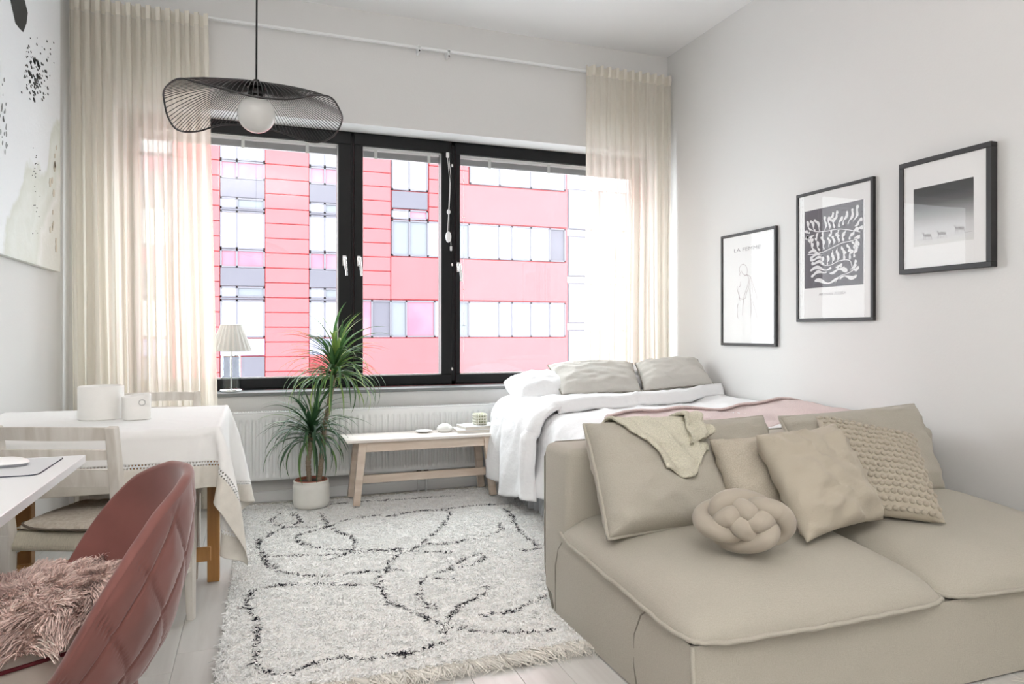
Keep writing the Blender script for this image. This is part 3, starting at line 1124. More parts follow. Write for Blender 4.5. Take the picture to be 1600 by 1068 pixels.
mb = MB().grid(throw, 60, 60)
th = make('throw_blanket', mb, KNIT, None, 'cream knitted throw draped over the left back cushion of the sofa', 'blanket', org=(1.45, 2.3, .6), ang=180)
md = th.modifiers.new('thickness', 'SOLIDIFY')
md.thickness = 0.009
md.offset = 0
# loose bunched corner of the throw
pc = side1(.86, .93, 1) + nrm1 * .02


def bunch(u, v):
    a = -0.4 + 2.9 * v
    r = 0.035 + 0.035 * v + .012 * math.sin(u * 15 + v * 6)
    e = rt
    p = side1(.66 + .24 * u, 1.0 - .36 * v * (1 - .3 * u), 1)
    return p + nrm1 * (0.024 + 0.018 * math.sin(u * 11 + v * 3) + .010 * math.sin(v * 9)) + Vector((0, 0, .014 * (1 - v)))


o = make('folded_corner', MB().grid(bunch, 30, 24), KNIT, th, ang=180)
md = o.modifiers.new('thickness', 'SOLIDIFY')
md.thickness = 0.012
md.offset = 0

# ================================================================== BED
BX0, BX1, BY0, BY1 = 1.60, 3.055, 2.74, 4.67
bed = thing('bed', 'double bed with white bedding standing between sofa and window', 'bed', (2.29, 3.73, 0))
make('mattress', MB().box(BX0, BX1, BY0, BY1, .30, .555, .05, 4), BEDW, bed)
make('bed_base', MB().box(BX0 + .03, BX1 - .01, BY0 + .03, BY1 - .01, .12, .30, .01, 2), SHEETG, bed)
mb = MB()
for x in (BX0 + .08, BX1 - .08):
    for y in (BY0 + .08, BY1 - .08):
        mb.box(x - .025, x + .025, y - .025, y + .025, 0.0, .12)
make('leg', mb, WIRE, bed, smooth=False)


def skirt(u, v):
    y = BY0 + .02 + (BY1 - BY0 - .04) * u
    z = .022 + (.31 - .02) * v
    k = 1 - v
    return Vector((BX0 - .004 - .016 * k * math.sin(u * 190) - .012 * k * math.sin(u * 47 + 1), y, z))


make('bed_skirt', MB().grid(skirt, 360, 8), SHEETG, bed, label='pale grey pleated bed skirt', ang=180)


def drape_path(s, top_l, r, drop, xl, zt, xr):
    """s metres from the right edge; over the left edge and down"""
    if s < top_l:
        return xr - s, zt, 0.0
    s -= top_l
    if s < r * PI / 2:
        a = s / r
        return xl + r - r * math.sin(a), zt - r + r * math.cos(a), a / (PI / 2)
    s -= r * PI / 2
    return xl, zt - r - s, 1.0


def duvet_fn(off, ya, yb, drop, seed, edge=None, zbase=.60):
    xl, xr, r = BX0 - .045 - off, 3.06, .09 + off
    top_l = xr - (xl + r)

    def f(u, v):
        y = ya + (yb - ya) * v
        dl = drop + .03 * math.sin(y * 9 + seed) + .02 * nz(y * 6, seed, 0)
        tot = top_l + r * PI / 2 + dl - r
        s = tot * u
        zt = zbase + off
        x, z, k = drape_path(s, top_l, r, drop, xl, zt, xr)
        hang = max(0.0, min(1.0, (s - top_l - .05) / .35))
        # folds in the hanging part
        fold = .028 * hang * math.sin(y * 23 + 1.8 * math.sin(y * 5 + seed) + seed) + .022 * hang
        rid = (1 - abs(noise.noise(Vector((x * 2.6 + y * 2.2, y * 3.2 - x * 1.5 + z * 2, seed)))))
        crease = 0.016 * rid ** 5 + .012 * noise.noise(Vector((x * 5, y * 5, z * 5 + seed)))
        fine = .004 * (1 - abs(noise.noise(Vector((x * 11 + 3 * y, y * 8, z * 9 + seed))))) ** 4
        n_ = crease + fine
        puff = .018 * math.sin(PI * min(1, s / top_l)) * (1 - k)
        rise = .035 * smooth01((x - 2.5) / .5) * (1 - k)
        if k < 1:
            ang_ = k * PI / 2
            x -= math.sin(ang_) * n_
            z += math.cos(ang_) * (n_ + puff + rise) 
        else:
            x -= n_ * 1.2 + fold
            y += .012 * hang * math.sin(z * 14 + y * 8)
        return Vector((x, y, z))
    return f


f1 = duvet_fn(.0, 2.70, 4.32, .46, 3.1)
o = make('duvet', MB().grid(f1, 150, 130), BEDW, None, 'white duvet spread over the bed, hanging down its left side', 'duvet', org=(2.2, 3.5, .5), ang=180)
md = o.modifiers.new('thickness', 'SOLIDIFY')
md.thickness = .02
md.offset = -1


def yedge(x):
    return 3.66 + .16 * smooth01((x - 1.45) / .5) + .30 * smooth01((x - 2.3) / .9) + .02 * math.sin(x * 9)


f2 = duvet_fn(.050, 0, 1, .54, 8.4)


def fold_over(u, v):
    g = duvet_cache
    p0 = f2r(u, 0.5)
    ye = yedge(p0.x)
    far = 4.50
    y = ye + (far - ye) * v
    p = f2r(u, y)
    edge = math.exp(-((v) / .16) ** 2)
    side_k = 1 if p.x > BX0 + .02 else 0
    # rolled near edge
    q = (1 - smooth01(v / .05))
    if side_k:
        p.z += .030 * edge - .062 * q
    else:
        p.x += -.026 * edge + .05 * q
    return p


duvet_cache = None
_xl, _xr = BX0 - .045 - .05, 3.06


def f2r(u, y):
    f = duvet_fn(.050, y, y, .53, 8.4)
    return f(u, 0)


o = make('duvet_fold', MB().grid(fold_over, 130, 60), BEDW, None, 'thick turned back fold of white bedding below the pillows, falling to the floor', 'duvet', org=(2.2, 4.1, .5), ang=180)
md = o.modifiers.new('thickness', 'SOLIDIFY')
md.thickness = .022
md.offset = -1
# ruffle seam low on the hanging fold
mb = MB()
rp = []
for i in range(40):
    y = 3.70 + .40 * i / 39
    p = f2r(.885, y)
    rp.append(p + Vector((-.012 + .004 * math.sin(i * 2.1), 0, .004 * math.sin(i * 1.3))))
make('ruffle', mb.tube(rp, .006, 6), BEDW, o, ang=180)
f3 = duvet_fn(-.035, 4.25, 4.67, .52, 5.5, zbase=.59)
o = make('bed_sheet', MB().grid(f3, 120, 40), BEDW, None, 'white sheet covering the head of the bed under the pillows', 'sheet', org=(2.2, 4.5, .5), ang=180)
md = o.modifiers.new('thickness', 'SOLIDIFY')
md.thickness = .006
md.offset = -1

pillow('bed_pillow', [(1.63, 4.31, .675), (2.14, 4.29, .675), (2.14, 4.64, .755), (1.63, 4.65, .755)], .23, BEDW, 'white pillow lying at the left corner of the bed head', 'pillow', k=-.10, power=2.3, wr=.008, seed=31)
pillow('bed_pillow', [(2.45, 4.38, .70), (3.045, 4.38, .72), (3.045, 4.69, .83), (2.45, 4.70, .80)], .15, BEDW, 'white pillow against the right wall behind the second grey beige cushion', 'pillow', k=.05, power=3.2, wr=.014, seed=33)
pillow('bed_cushion', [(1.885, 4.23, .690), (2.475, 4.22, .695), (2.60, 4.56, .872), (1.925, 4.56, .870)], .15, LINEN2, 'piped light linen cushion leaning in the middle of the bed head', 'cushion', piping=PIPING, pr=.005, k=.03, power=4, wr=.008, seed=35)
pillow('bed_cushion', [(2.495, 4.22, .70), (3.02, 4.16, .735), (3.02, 4.36, .905), (2.60, 4.52, .875)], .14, LINEN2, 'piped light linen cushion at the head of the bed next to the right wall', 'cushion', piping=PIPING, pr=.005, k=.03, power=4, wr=.008, seed=37)


def pinkf(u, v):
    x = 1.78 + (3.045 - 1.78) * u
    y = 2.80 + (3.42 + .05 * math.sin(u * 6) - 2.80) * v + .03 * math.sin(u * 11)
    s = (3.06 - x)
    tl = 3.06 - (BX0 - .045 + .09)
    dd = .46 + .03 * math.sin(y * 9 + 3.1)
    vv = (y - 2.70) / 1.62
    tot = tl + .09 * PI / 2 + .46 + .03 * math.sin(y * 9 + 3.1) + .02 * nz(y * 6, 3.1, 0) - .09
    p = f1(min(1, s / tot), vv)
    p.z += .014 + .004 * math.sin(u * 25 + v * 4) + .02 * smooth01((u - .62) / .2) * smooth01(v / .5)
    return p


o = make('pink_blanket', MB().grid(pinkf, 70, 40), PINKKNIT, None, 'pale pink knitted blanket spread across the foot of the bed', 'blanket', org=(2.4, 3.1, .64), ang=180)
md = o.modifiers.new('thickness', 'SOLIDIFY')
md.thickness = .012
md.offset = 1
mb = MB()
for i in range(3):
    loop = [pinkf(u / 30, 1 - .02 * i) + Vector((0, -.005, .012 + .008 * i)) for u in range(31)]
    mb.tube(loop, .007, 6)
make('hem', mb, PINKKNIT, o, ang=180)

# ================================================================== DINING TABLE, CLOTH, CHAIRS
TX0, TX1, TY0, TY1, TZ = -1.03, -0.125, 2.84, 3.67, 0.742
tab = thing('dining_table', 'oak dining table under the white tablecloth, against the left wall', 'table', (-.58, 3.25, 0))
make('table_top', MB().box(TX0, TX1 - .022, TY0 + .018, TY1 - .018, TZ - .025, TZ - .003, .004, 1), OAKP, tab, smooth=False)
mb = MB()
mb.box(TX0 + .06, TX1 - .07, TY0 + .08, TY0 + .10, TZ - .13, TZ - .025)
make('apron', mb, OAKP, tab, smooth=False)
make('apron', MB().box(TX0 + .06, TX1 - .07, TY1 - .14, TY1 - .12, TZ - .13, TZ - .025), OAKP, tab, smooth=False)
for (x, y, w_) in ((-.175, 3.40, .05), (-.42, 3.0, .05), (-.945, 3.54, .10), (-.945, 3.00, .05)):
    make('leg', MB().box(x - w_ / 2, x + w_ / 2, y - .03, y + .03, 0, TZ - .025, .003, 1), OAK, tab, smooth=False)
make('stretcher', MB().box(-.945, -.18, 3.28, 3.30, .12, .18, .003, 1), OAK, tab, smooth=False)


def sim_cloth():
    """a real drape: position based cloth falling over the table edges"""
    d = 0.0215
    xa, xb = TX0 - .0, TX1 + .43
    ya, yb = TY0 - .215, TY1 + .31
    nx, ny = int(round((xb - xa) / d)) + 1, int(round((yb - ya) / d)) + 1
    X, Y = np.meshgrid(np.linspace(xa, xb, nx), np.linspace(ya, yb, ny))
    rs = np.random.RandomState(4)
    P = np.stack([X, Y, np.full_like(X, TZ + .003)], -1)
    on = (X <= TX1 + .001) & (Y >= TY0 - .001) & (Y <= TY1 + .001)
    P[..., 2] += (~on) * (rs.rand(ny, nx) * .01)
    Q = P.copy()
    W = (~on).astype(float)
    dx, dy = (xb - xa) / (nx - 1), (yb - ya) / (ny - 1)
    cons = []
    for (a, b, L, k) in ((0, 1, dx, 1.0), (1, 0, dy, 1.0), (1, 1, math.hypot(dx, dy), .6), (0, 2, 2 * dx, .12), (2, 0, 2 * dy, .12)):
        cons.append((a, b, L, k))
    cons.append(('d', 0, math.hypot(dx, dy), .6))
    e = 0.004

    def solve(A, B, WA, WB, L, k):
        D = B - A
        l = np.sqrt((D * D).sum(-1)) + 1e-9
        ws = WA + WB
        c = np.where(ws > 0, k * (l - L) / l / np.maximum(ws, 1e-9), 0)[..., None] * D
        A += c * WA[..., None] * .9
        B -= c * WB[..., None] * .9
    for it in range(260):
        V = (P - Q) * (0.985 if it < 200 else .93)
        Q = P.copy()
        P = P + V * W[..., None]
        P[..., 2] -= 9.8 * (1 / 60.) ** 2 * W * .5
        for sub in range(14):
            for (a, b, L, k) in cons:
                if a == 'd':
                    for o_ in (0, 1):
                        for p_ in (0, 1):
                            A = P[o_:-1:2, 1 + p_::2]
                            B = P[1 + o_::2, p_:-1:2]
                            n0, n1 = min(A.shape[0], B.shape[0]), min(A.shape[1], B.shape[1])
                            WA, WB = W[o_:-1:2, 1 + p_::2][:n0, :n1], W[1 + o_::2, p_:-1:2][:n0, :n1]
                            solve(A[:n0, :n1], B[:n0, :n1], WA, WB, L, k)
                    continue
                step = max(a, b) * 2
                for s_ in range(0, step, 1):
                    if a == 0:
                        A = P[:, s_:nx - b:step]
                        B = P[:, s_ + b::step]
                        WA, WB = W[:, s_:nx - b:step], W[:, s_ + b::step]
                    elif b == 0:
                        A = P[s_:ny - a:step]
                        B = P[s_ + a::step]
                        WA, WB = W[s_:ny - a:step], W[s_ + a::step]
                    else:
                        A = None
                    if A is not None:
                        n0, n1 = min(A.shape[0], B.shape[0]), min(A.shape[1], B.shape[1])
                        solve(A[:n0, :n1], B[:n0, :n1], WA[:n0, :n1], WB[:n0, :n1], L, k)
                    else:
                        if s_ > 1:
                            continue
                        for p_ in (0, 1):
                            A = P[s_:-1:2, p_:-1:2]
                            B = P[1 + s_::2, 1 + p_::2]
                            n0, n1 = min(A.shape[0], B.shape[0]), min(A.shape[1], B.shape[1])
                            WA, WB = W[s_:-1:2, p_:-1:2][:n0, :n1], W[1 + s_::2, 1 + p_::2][:n0, :n1]
                            solve(A[:n0, :n1], B[:n0, :n1], WA, WB, L, k)
            # table as an obstacle
            ins = (W > 0) & (P[..., 0] < TX1 + e) & (P[..., 1] > TY0 - e) & (P[..., 1] < TY1 + e) & (P[..., 2] < TZ + .002)
            if ins.any():
                ox = TX1 + e - P[..., 0]
                o1 = P[..., 1] - (TY0 - e)
                o2 = (TY1 + e) - P[..., 1]
                oz = TZ + .002 - P[..., 2]
                m = np.minimum(np.minimum(ox, o1), np.minimum(o2, oz))
                P[..., 0] = np.where(ins & (m == ox), TX1 + e, P[..., 0])
                P[..., 1] = np.where(ins & (m == o1), TY0 - e, P[..., 1])
                P[..., 1] = np.where(ins & (m == o2), TY1 + e, P[..., 1])
                P[..., 2] = np.where(ins & (m == oz), TZ + .002, P[..., 2])
            P[..., 0] = np.maximum(P[..., 0], XL + .004)
    return P, nx, ny, xa, ya, dx, dy


P, nx, ny, xa, ya, dx, dy = sim_cloth()
# refine three times by smooth interpolation
R = 4


def refine(A, R):
    n, m = A.shape[0], A.shape[1]
    def cr(A, ax):
        A = np.moveaxis(A, ax, 0)
        n = A.shape[0]
        t = np.arange((n - 1) * R + 1) / R
        i = np.minimum(t.astype(int), n - 2)
        f = (t - i).reshape((-1,) + (1,) * (A.ndim - 1))
        p0 = A[np.maximum(i - 1, 0)]
        p1 = A[i]
        p2 = A[i + 1]
        p3 = A[np.minimum(i + 2, n - 1)]
        B = .5 * (2 * p1 + (p2 - p0) * f + (2 * p0 - 5 * p1 + 4 * p2 - p3) * f ** 2 + (3 * p1 - p0 - 3 * p2 + p3) * f ** 3)
        return np.moveaxis(B, 0, ax)
    return cr(cr(A, 0), 1)


G = refine(P, R)
gy, gx = G.shape[:2]
rs = np.random.RandomState(1)
mb = MB()
mb.v = [tuple(p) for p in G.reshape(-1, 3)]
# gentle wrinkles on the table top
for idx in range(len(mb.v)):
    x, y, z = mb.v[idx]
    if z > TZ and x < TX1 and TY0 < y < TY1:
        z += .0018 * (1 - abs(noise.noise(Vector((x * 7, y * 9, 1))))) ** 5 + .0008
        mb.v[idx] = (x, y, z)
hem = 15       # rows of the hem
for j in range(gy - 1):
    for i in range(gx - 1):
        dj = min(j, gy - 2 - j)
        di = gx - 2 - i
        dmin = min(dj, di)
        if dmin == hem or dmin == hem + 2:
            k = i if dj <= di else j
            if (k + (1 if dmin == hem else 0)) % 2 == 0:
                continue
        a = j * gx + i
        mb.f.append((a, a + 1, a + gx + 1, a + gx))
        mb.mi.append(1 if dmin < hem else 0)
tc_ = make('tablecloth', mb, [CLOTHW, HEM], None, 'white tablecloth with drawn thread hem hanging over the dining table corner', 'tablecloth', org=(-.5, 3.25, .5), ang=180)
md = tc_.modifiers.new('thickness', 'SOLIDIFY')
md.thickness = .0016
md.offset = 1

# candles
CT = TZ + .0065


def candle(cx, cy, r, h, label, mark=False, square=False):
    root = None
    prof = []
    rr = .010
    for i in range(6):
        a = i / 5 * PI / 2
        prof.append((r - .004 + .004 * math.sin(a), .004 - .004 * math.cos(a)))
    for i in range(6):
        a = i / 5 * PI / 2
        prof.append((r - .004 + .004 * math.cos(a), h - .004 + .004 * math.sin(a)))
    prof += [(r - .010, h - .002), (r - .018, h - .009), (.012, h - .012), (.001, h - .012)]
    mb = MB()
    if square:
        n = 64
        vs, fs = [], []
        full = [(0.001, 0)] + prof
        for (q, z) in full:
            for k in range(n):
                a = 2 * PI * k / n
                e = 5.0
                d = (abs(math.cos(a)) ** e + abs(math.sin(a)) ** e) ** (-1 / e)
                vs.append(Matrix.Rotation(math.radians(18), 3, 'Z') @ Vector((q * d * math.cos(a), q * d * math.sin(a), z + (.006 * (math.cos(a)) if z > h - .006 else 0))) + Vector((cx, cy, CT)))
        for i in range(len(full) - 1):
            for k in range(n):
                k2 = (k + 1) % n
                fs.append((i * n + k, i * n + k2, (i + 1) * n + k2, (i + 1) * n + k))
        mb.add(vs, fs)
    else:
        mb.lathe([(.001, 0)] + prof, (cx, cy, CT), 48)
    c = make('candle', mb, WAX, None, label, 'candle', org=(cx, cy, CT), ang=60)
    make('wick', MB().tube([(cx, cy, CT + h - .013), (cx + .002, cy, CT + h - .005)], .0014, 5), mat('wick', (.25, .22, .2), .9), c)
    return c


candle(-.592, 3.275, .083, .134, 'wide white cylindrical candle, the taller of two on the dining table')
c2_ = candle(-.455, 3.21, .050, .098, 'smaller squarish white candle with round emblem on the dining table', square=True)
# embossed emblem ring on the candle face turned to the room
mb = MB()
d_ = Vector((math.cos(math.radians(-72)), math.sin(math.radians(-72)), 0))
ec = Vector((-.455, 3.21, CT + .070)) + d_ * .0505
ex = Vector((-d_.y, d_.x, 0))
ec = ec + ex * .012
ring_ = [ec + ex * (.012 * math.cos(t * PI / 12)) + Vector((0, 0, .012 * math.sin(t * PI / 12))) for t in range(24)]
mb.tube(ring_, .0012, 5, closed=True)
for t in range(0, 24, 2):
    p = ec + (ring_[t] - ec) * .75
    mb.sphere(p, .0012, 6, 4)
make('emblem', mb, mat('emblem_grey', (.45, .45, .44), .6), c2_)


def dining_chair(label, pad=False):
    r = thing('dining_chair', label, 'chair')
    P_ = dict(parent=r, local=True)
    for s in (-1, 1):
        mb = MB()
        mb.beam((s * .195, -.205, 0), (s * .190, -.195, .44), .030, .036, .003, .040, .040)
        mb.beam((s * .190, -.195, .435), (s * .190, -.250, .800), .040, .036, .004, .034, .028)
        make('back_leg', mb, WASHED, smooth=False, **P_)
        make('front_leg', MB().beam((s * .215, .215, 0), (s * .215, .200, .435), .026, .026, .003, .040, .040), WASHED, smooth=False, **P_)
        make('side_rail', MB().beam((s * .195, -.185, .385), (s * .212, .19, .385), .020, .055, .002), WASHED, smooth=False, **P_)
        make('side_stretcher', MB().beam((s * .195, -.19, .20), (s * .212, .20, .20), .018, .026, .002), WASHED, smooth=False, **P_)
    make('front_rail', MB().box(-.20, .20, .185, .207, .36, .41, .002, 1), WASHED, smooth=False, **P_)
    make('stretcher', MB().box(-.20, .20, -.01, .01, .19, .212, .002, 1), WASHED, smooth=False, **P_)
    for (z0, z1) in ((.757, .797), (.694, .724), (.606, .660)):
        def sl(u, v, z0=z0, z1=z1, side=0):
            x = -.185 + .37 * u
            z = z0 + (z1 - z0) * v
            y = -.195 - .055 * (z - .44) / .36 - .020 * (1 - (2 * u - 1) ** 2)
            return Vector((x, y, z + (.004 * (1 - (2 * u - 1) ** 2) if v > .5 else 0)))
        mb = MB().grid(lambda u, v: sl(u, v) + Vector((0, .009, 0)), 16, 1)
        m2 = MB().grid(lambda u, v: sl(1 - u, v) - Vector((0, .009, 0)), 16, 1)
        mb.add(m2.v, m2.f)
        mb.grid(lambda u, v: sl(u, 1) + Vector((0, .009 - .018 * v, 0)), 16, 1)
        mb.grid(lambda u, v: sl(u, 0) + Vector((0, -.009 + .018 * v, 0)), 16, 1)
        make('back_slat', mb, WASHED, ang=30, **P_)
    # woven cord seat
    mb = MB()
    def seat(u, v):
        x = (2 * u - 1) * (.205 + .02 * v)
        y = -.205 + .42 * v
        e = (1 - abs(2 * u - 1) ** 8) * (1 - abs(2 * v - 1) ** 8)
        return Vector((x, y, .405 + .048 * e ** .4 - .008 * math.sin(PI * u) * math.sin(PI * v) + .0012 * math.sin(u * 260)))
    mb.grid(seat, 90, 20)
    mb.box(-.205, .205, -.205, .205, .385, .41, .01, 2)
    make('woven_seat', mb, mat('paper_cord', (.56, .52, .42), .9, bump='noise', bscale=60, bdist=.003, aniso=(8, 1, 1), vary=.12, vscale=60), ang=180, **P_)
    return r


ch = dining_chair('white washed dining chair with boucle seat pad, back towards the desk')
ch.location = (-.512, 2.842, 0)
ch.rotation_euler = (0, 0, math.radians(-22))
ch2 = copy_tree(ch)
ch2['label'] = 'white washed dining chair on the far side of the table, before the curtain'
ch2.location = (-.47, 3.66, 0)
ch2.rotation_euler = (0, 0, PI)
# seat pad
mb = MB()


def padf(u, v):
    a, b = 2 * u - 1, 2 * v - 1
    x = a * .195 * math.sqrt(1 - b * b * .18)
    y = b * .195 * math.sqrt(1 - a * a * .18)
    e = max(0, (1 - abs(a) ** 6) * (1 - abs(b) ** 6)) ** .5
    return Vector((x, y, .452 + .022 * e + .003 * nz(x * 40, y * 40, 0)))


mb.grid(padf, 44, 44)
m2 = MB().grid(lambda u, v: Vector((padf(1 - u, v).x, padf(1 - u, v).y, .4535)), 20, 20)
mb.add(m2.v, m2.f)
BOUC = mat('pad_boucle', (.60, .55, .48), .95, bump='voronoi', bscale=130, bdist=.006, color2=(.48, .42, .34), vscale=60)
pd = make('seat_pad', mb, BOUC, None, 'flat oatmeal boucle seat pad on the dining chair nearest the desk', 'seat pad', local=True, ang=180)
pd.location = (-.512, 2.842, 0.002)
pd.rotation_euler = (0, 0, math.radians(-22))
edge_ = [padf(.5 + .5 * math.cos(t * PI / 30) * 1, .5 + .5 * math.sin(t * PI / 30)) for t in range(60)]
lp = []
for i in range(80):
    a = 2 * PI * i / 80
    q = 8
    dd = (abs(math.cos(a)) ** q + abs(math.sin(a)) ** q) ** (-1 / q)
    lp.append(padf(.5 + .5 * dd * math.cos(a), .5 + .5 * dd * math.sin(a)) + Vector((0, 0, .001)))
make('pad_edge', MB().tube(lp, .004, 6, closed=True), mat('pad_dark_edge', (.16, .13, .10), .9), pd, local=True, ang=180)

# ================================================================== DESK, PAD, MOUSE
desk = thing('desk', 'white desk at the left edge with a mouse pad on it', 'desk', (-.76, 1.4, 0))
make('desk_top', MB().box(XL + .005, -.463, .55, 2.344, .722, .745, .0015, 1), DESKW, desk, smooth=False)
for y in (.65, 2.20):
    make('leg', MB().box(XL + .02, XL + .06, y, y + .04, 0, .722, .002, 1), DESKW, desk, smooth=False)
make('back_rail', MB().box(XL + .02, XL + .04, .65, 2.24, .62, .722), DESKW, desk, smooth=False)
mb = MB()


def rrect(x0_, x1_, y0_, y1_, r, n=6):
    o_ = []
    for (cx_, cy_, a0) in ((x1_ - r, y1_ - r, 0), (x0_ + r, y1_ - r, 90), (x0_ + r, y0_ + r, 180), (x1_ - r, y0_ + r, 270)):
        for i in range(n + 1):
            a = math.radians(a0 + 90 * i / n)
            o_.append((cx_ + r * math.cos(a), cy_ + r * math.sin(a)))
    return o_


def slab(mb, poly, z0, z1):
    n = len(poly)
    vs = [(x, y, z0) for x, y in poly] + [(x, y, z1) for x, y in poly]
    fs = [tuple(range(n - 1, -1, -1)), tuple(range(n, 2 * n))] + [(i, (i + 1) % n, n + (i + 1) % n, n + i) for i in range(n)]
    mb.add(vs, fs)
    return mb


mp_ = make('mouse_pad', slab(MB(), rrect(-.80, -.508, 2.045, 2.31, .022), .7455, .7476), MATB, None, 'light grey mouse pad with dark edge on the white desk', 'mouse pad', org=(-.65, 2.18, .7455), smooth=False)
make('pad_surface', slab(MB(), rrect(-.798, -.510, 2.047, 2.308, .021), .7476, .7482), MATG, mp_, smooth=False)
mb = MB()


def mouse(u, v):
    a, b = 2 * u - 1, 2 * v - 1
    # superellipse plan, domed
    x = a * .0565
    y = b * .030 * (1 - .12 * a * a)
    s = (abs(a) ** 3 + abs(b) ** 3)
    e = max(0, 1 - s) ** .35
    return Vector((x, y, .006 + .018 * e * (1 - .25 * a * a)))


def mouse2(u, v):
    # polar layout
    t = 2 * PI * u
    r = v
    cx_, sy_ = math.cos(t), math.sin(t)
    d = (abs(cx_) ** 3 + abs(sy_) ** 3) ** (-1 / 3)
    x, y = .0575 * r * d * cx_, .031 * r * d * sy_
    z = .008 + .0165 * (1 - r ** 2.6) ** .6 * (1 - .18 * (r * cx_) ** 2)
    return Vector((x, y, z))


mo = make('computer_mouse', MB().grid(mouse2, 40, 16, closed_u=True), WHITE_PL, None, 'white low domed computer mouse on the grey mouse pad', 'mouse', local=True, ang=180)
mo.location = (-.622, 2.195, .7484)
mo.rotation_euler = (0, 0, math.radians(4))
mb = MB()
mb.grid(lambda u, v: Vector(mouse2(u, 1)) * (1 - .10 * v) + Vector((0, 0, -.0065 * v)), 40, 2, closed_u=True)
make('base', mb, MOUSEG, mo, local=True, ang=180)

# ================================================================== PINK VELVET CHAIR
PC = Vector((-.419, 1.596, 0))
pa = math.radians(13)
vc = thing('tub_chair', 'dusty pink velvet tub chair with quilted back, drawn up to the desk', 'chair', (PC.x, PC.y, 0))
RH = [(0, .808), (20, .802), (35, .780), (45, .755), (55, .709), (62, .664), (68, .617), (74, .562), (80, .507), (90, .455), (110, .430), (150, .425), (181, .425)]


def rimh(ph):
    d = abs(math.degrees(ph))
    for (a, za), (b, zb_) in zip(RH, RH[1:]):
        if a <= d <= b:
            t = (d - a) / (b - a)
            i = RH.index((a, za))
            p0 = RH[max(0, i - 1)][1]
            p3 = RH[min(len(RH) - 1, i + 2)][1]
            return za + (zb_ - za) * t if i == 0 else .5 * (2 * za + (zb_ - p0) * t + (2 * p0 - 5 * za + 4 * zb_ - p3) * t * t + (3 * za - p0 - 3 * zb_ + p3) * t ** 3)
    return .425


PR = [(.34, .085), (.36, .112), (.39, .163), (.425, .214), (.475, .243), (.527, .266), (.60, .284), (.658, .294), (.737, .300), (.82, .299)]


def prof_r(z):
    for (a, ra), (b, rb_) in zip(PR, PR[1:]):
        if z <= b:
            t = max(0, (z - a) / (b - a))
            return ra + (rb_ - ra) * t
    return PR[-1][1]


def shell(ph, v, inner=False, quilt=True):
    H = rimh(ph)
    z = .345 + (H - .345) * v
    r = (prof_r(z - .012) + prof_r(z) + prof_r(z + .012)) / 3
    if inner:
        r -= .030 * (1 - .25 * v)
    elif quilt:
        # diamond quilting: rows of seams crossing on the outside
        s = ph * 2.35
        t = (z - .30) * 5.6
        g1 = abs(((s + t) % 1.0) - .5) * 2
        g2 = abs(((s - t) % 1.0) - .5) * 2
        g = min(1 - g1, 1 - g2)
        r += .0050 * (smooth01(g / .07) - 1) * smooth01((1 - v) / .08) * smooth01(v / .1)
        r += .004 * smooth01(g / .8) * smooth01((1 - v) / .1)
    a = ph + pa
    return PC + Vector((r * math.cos(a), r * math.sin(a), z))


PHM = math.radians(148)
mb = MB()
nU, nV = 260, 80
mb.grid(lambda u, v: shell(-PHM + 2 * PHM * u, v), nU, nV)
make_shell = mb


def rimf(u, v):
    ph = -PHM + 2 * PHM * u
    A, B = shell(ph, 1, quilt=False), shell(ph, 1, True)
    c = (A + B) / 2
    d = (A - B) / 2
    a = PI * v
    return c + d * math.cos(a) + Vector((0, 0, d.length * .9 * math.sin(a)))


m2 = MB().grid(rimf, 120, 8)
mb.add(m2.v, m2.f)
m2 = MB().grid(lambda u, v: shell(PHM - 2 * PHM * u, v, True) + Vector((0, 0, 0)), 120, 30)
mb.add(m2.v, m2.f)
for sg in (-1, 1):
    def endf(u, v, sg=sg):
        ph = sg * PHM
        A, B = shell(ph, u, quilt=False), shell(ph, u, True)
        c, d = (A + B) / 2, (A - B) / 2
        t = Vector((-math.sin(ph + pa), math.cos(ph + pa), 0)) * sg
        return c + d * math.cos(PI * v) * 1 + t * d.length * math.sin(PI * v)
    m2 = MB().grid(endf, 20, 6)
    mb.add(m2.v, m2.f)
make('shell', mb, VELVET, vc, label='quilted pink velvet shell', ang=180)
# underside bowl
mb = MB()
mb.lathe([(.001, .335), (.06, .337), (.10, .352), (.125, .372), (.15, .395)], (PC.x, PC.y, 0), 48)
make('seat_base', mb, VELVET, vc, ang=180)
# seat cushion, pushed towards the far arm
CA = math.radians(30)
CC = Vector((-.452, 1.700, 0))
cax, cay = Vector((math.cos(CA), math.sin(CA), 0)), Vector((-math.sin(CA), math.cos(CA), 0))


def cush(u, v):
    t = 2 * PI * u
    prof = [(.001, .400), (.9, .402), (.985, .425), (1.0, .465), (.985, .505), (.92, .528), (.6, .545), (.001, .550)]
    k = v * (len(prof) - 1)
    i = min(int(k), len(prof) - 2)
    r = prof[i][0] + (prof[i + 1][0] - prof[i][0]) * (k - i)
    z = prof[i][1] + (prof[i + 1][1] - prof[i][1]) * (k - i)
    c, s_ = math.cos(t), math.sin(t)
    d = (abs(c) ** 4 + abs(s_) ** 4) ** -.25
    return CC + cax * (.205 * r * d * c) + cay * (.142 * r * d * s_) + Vector((0, 0, z))


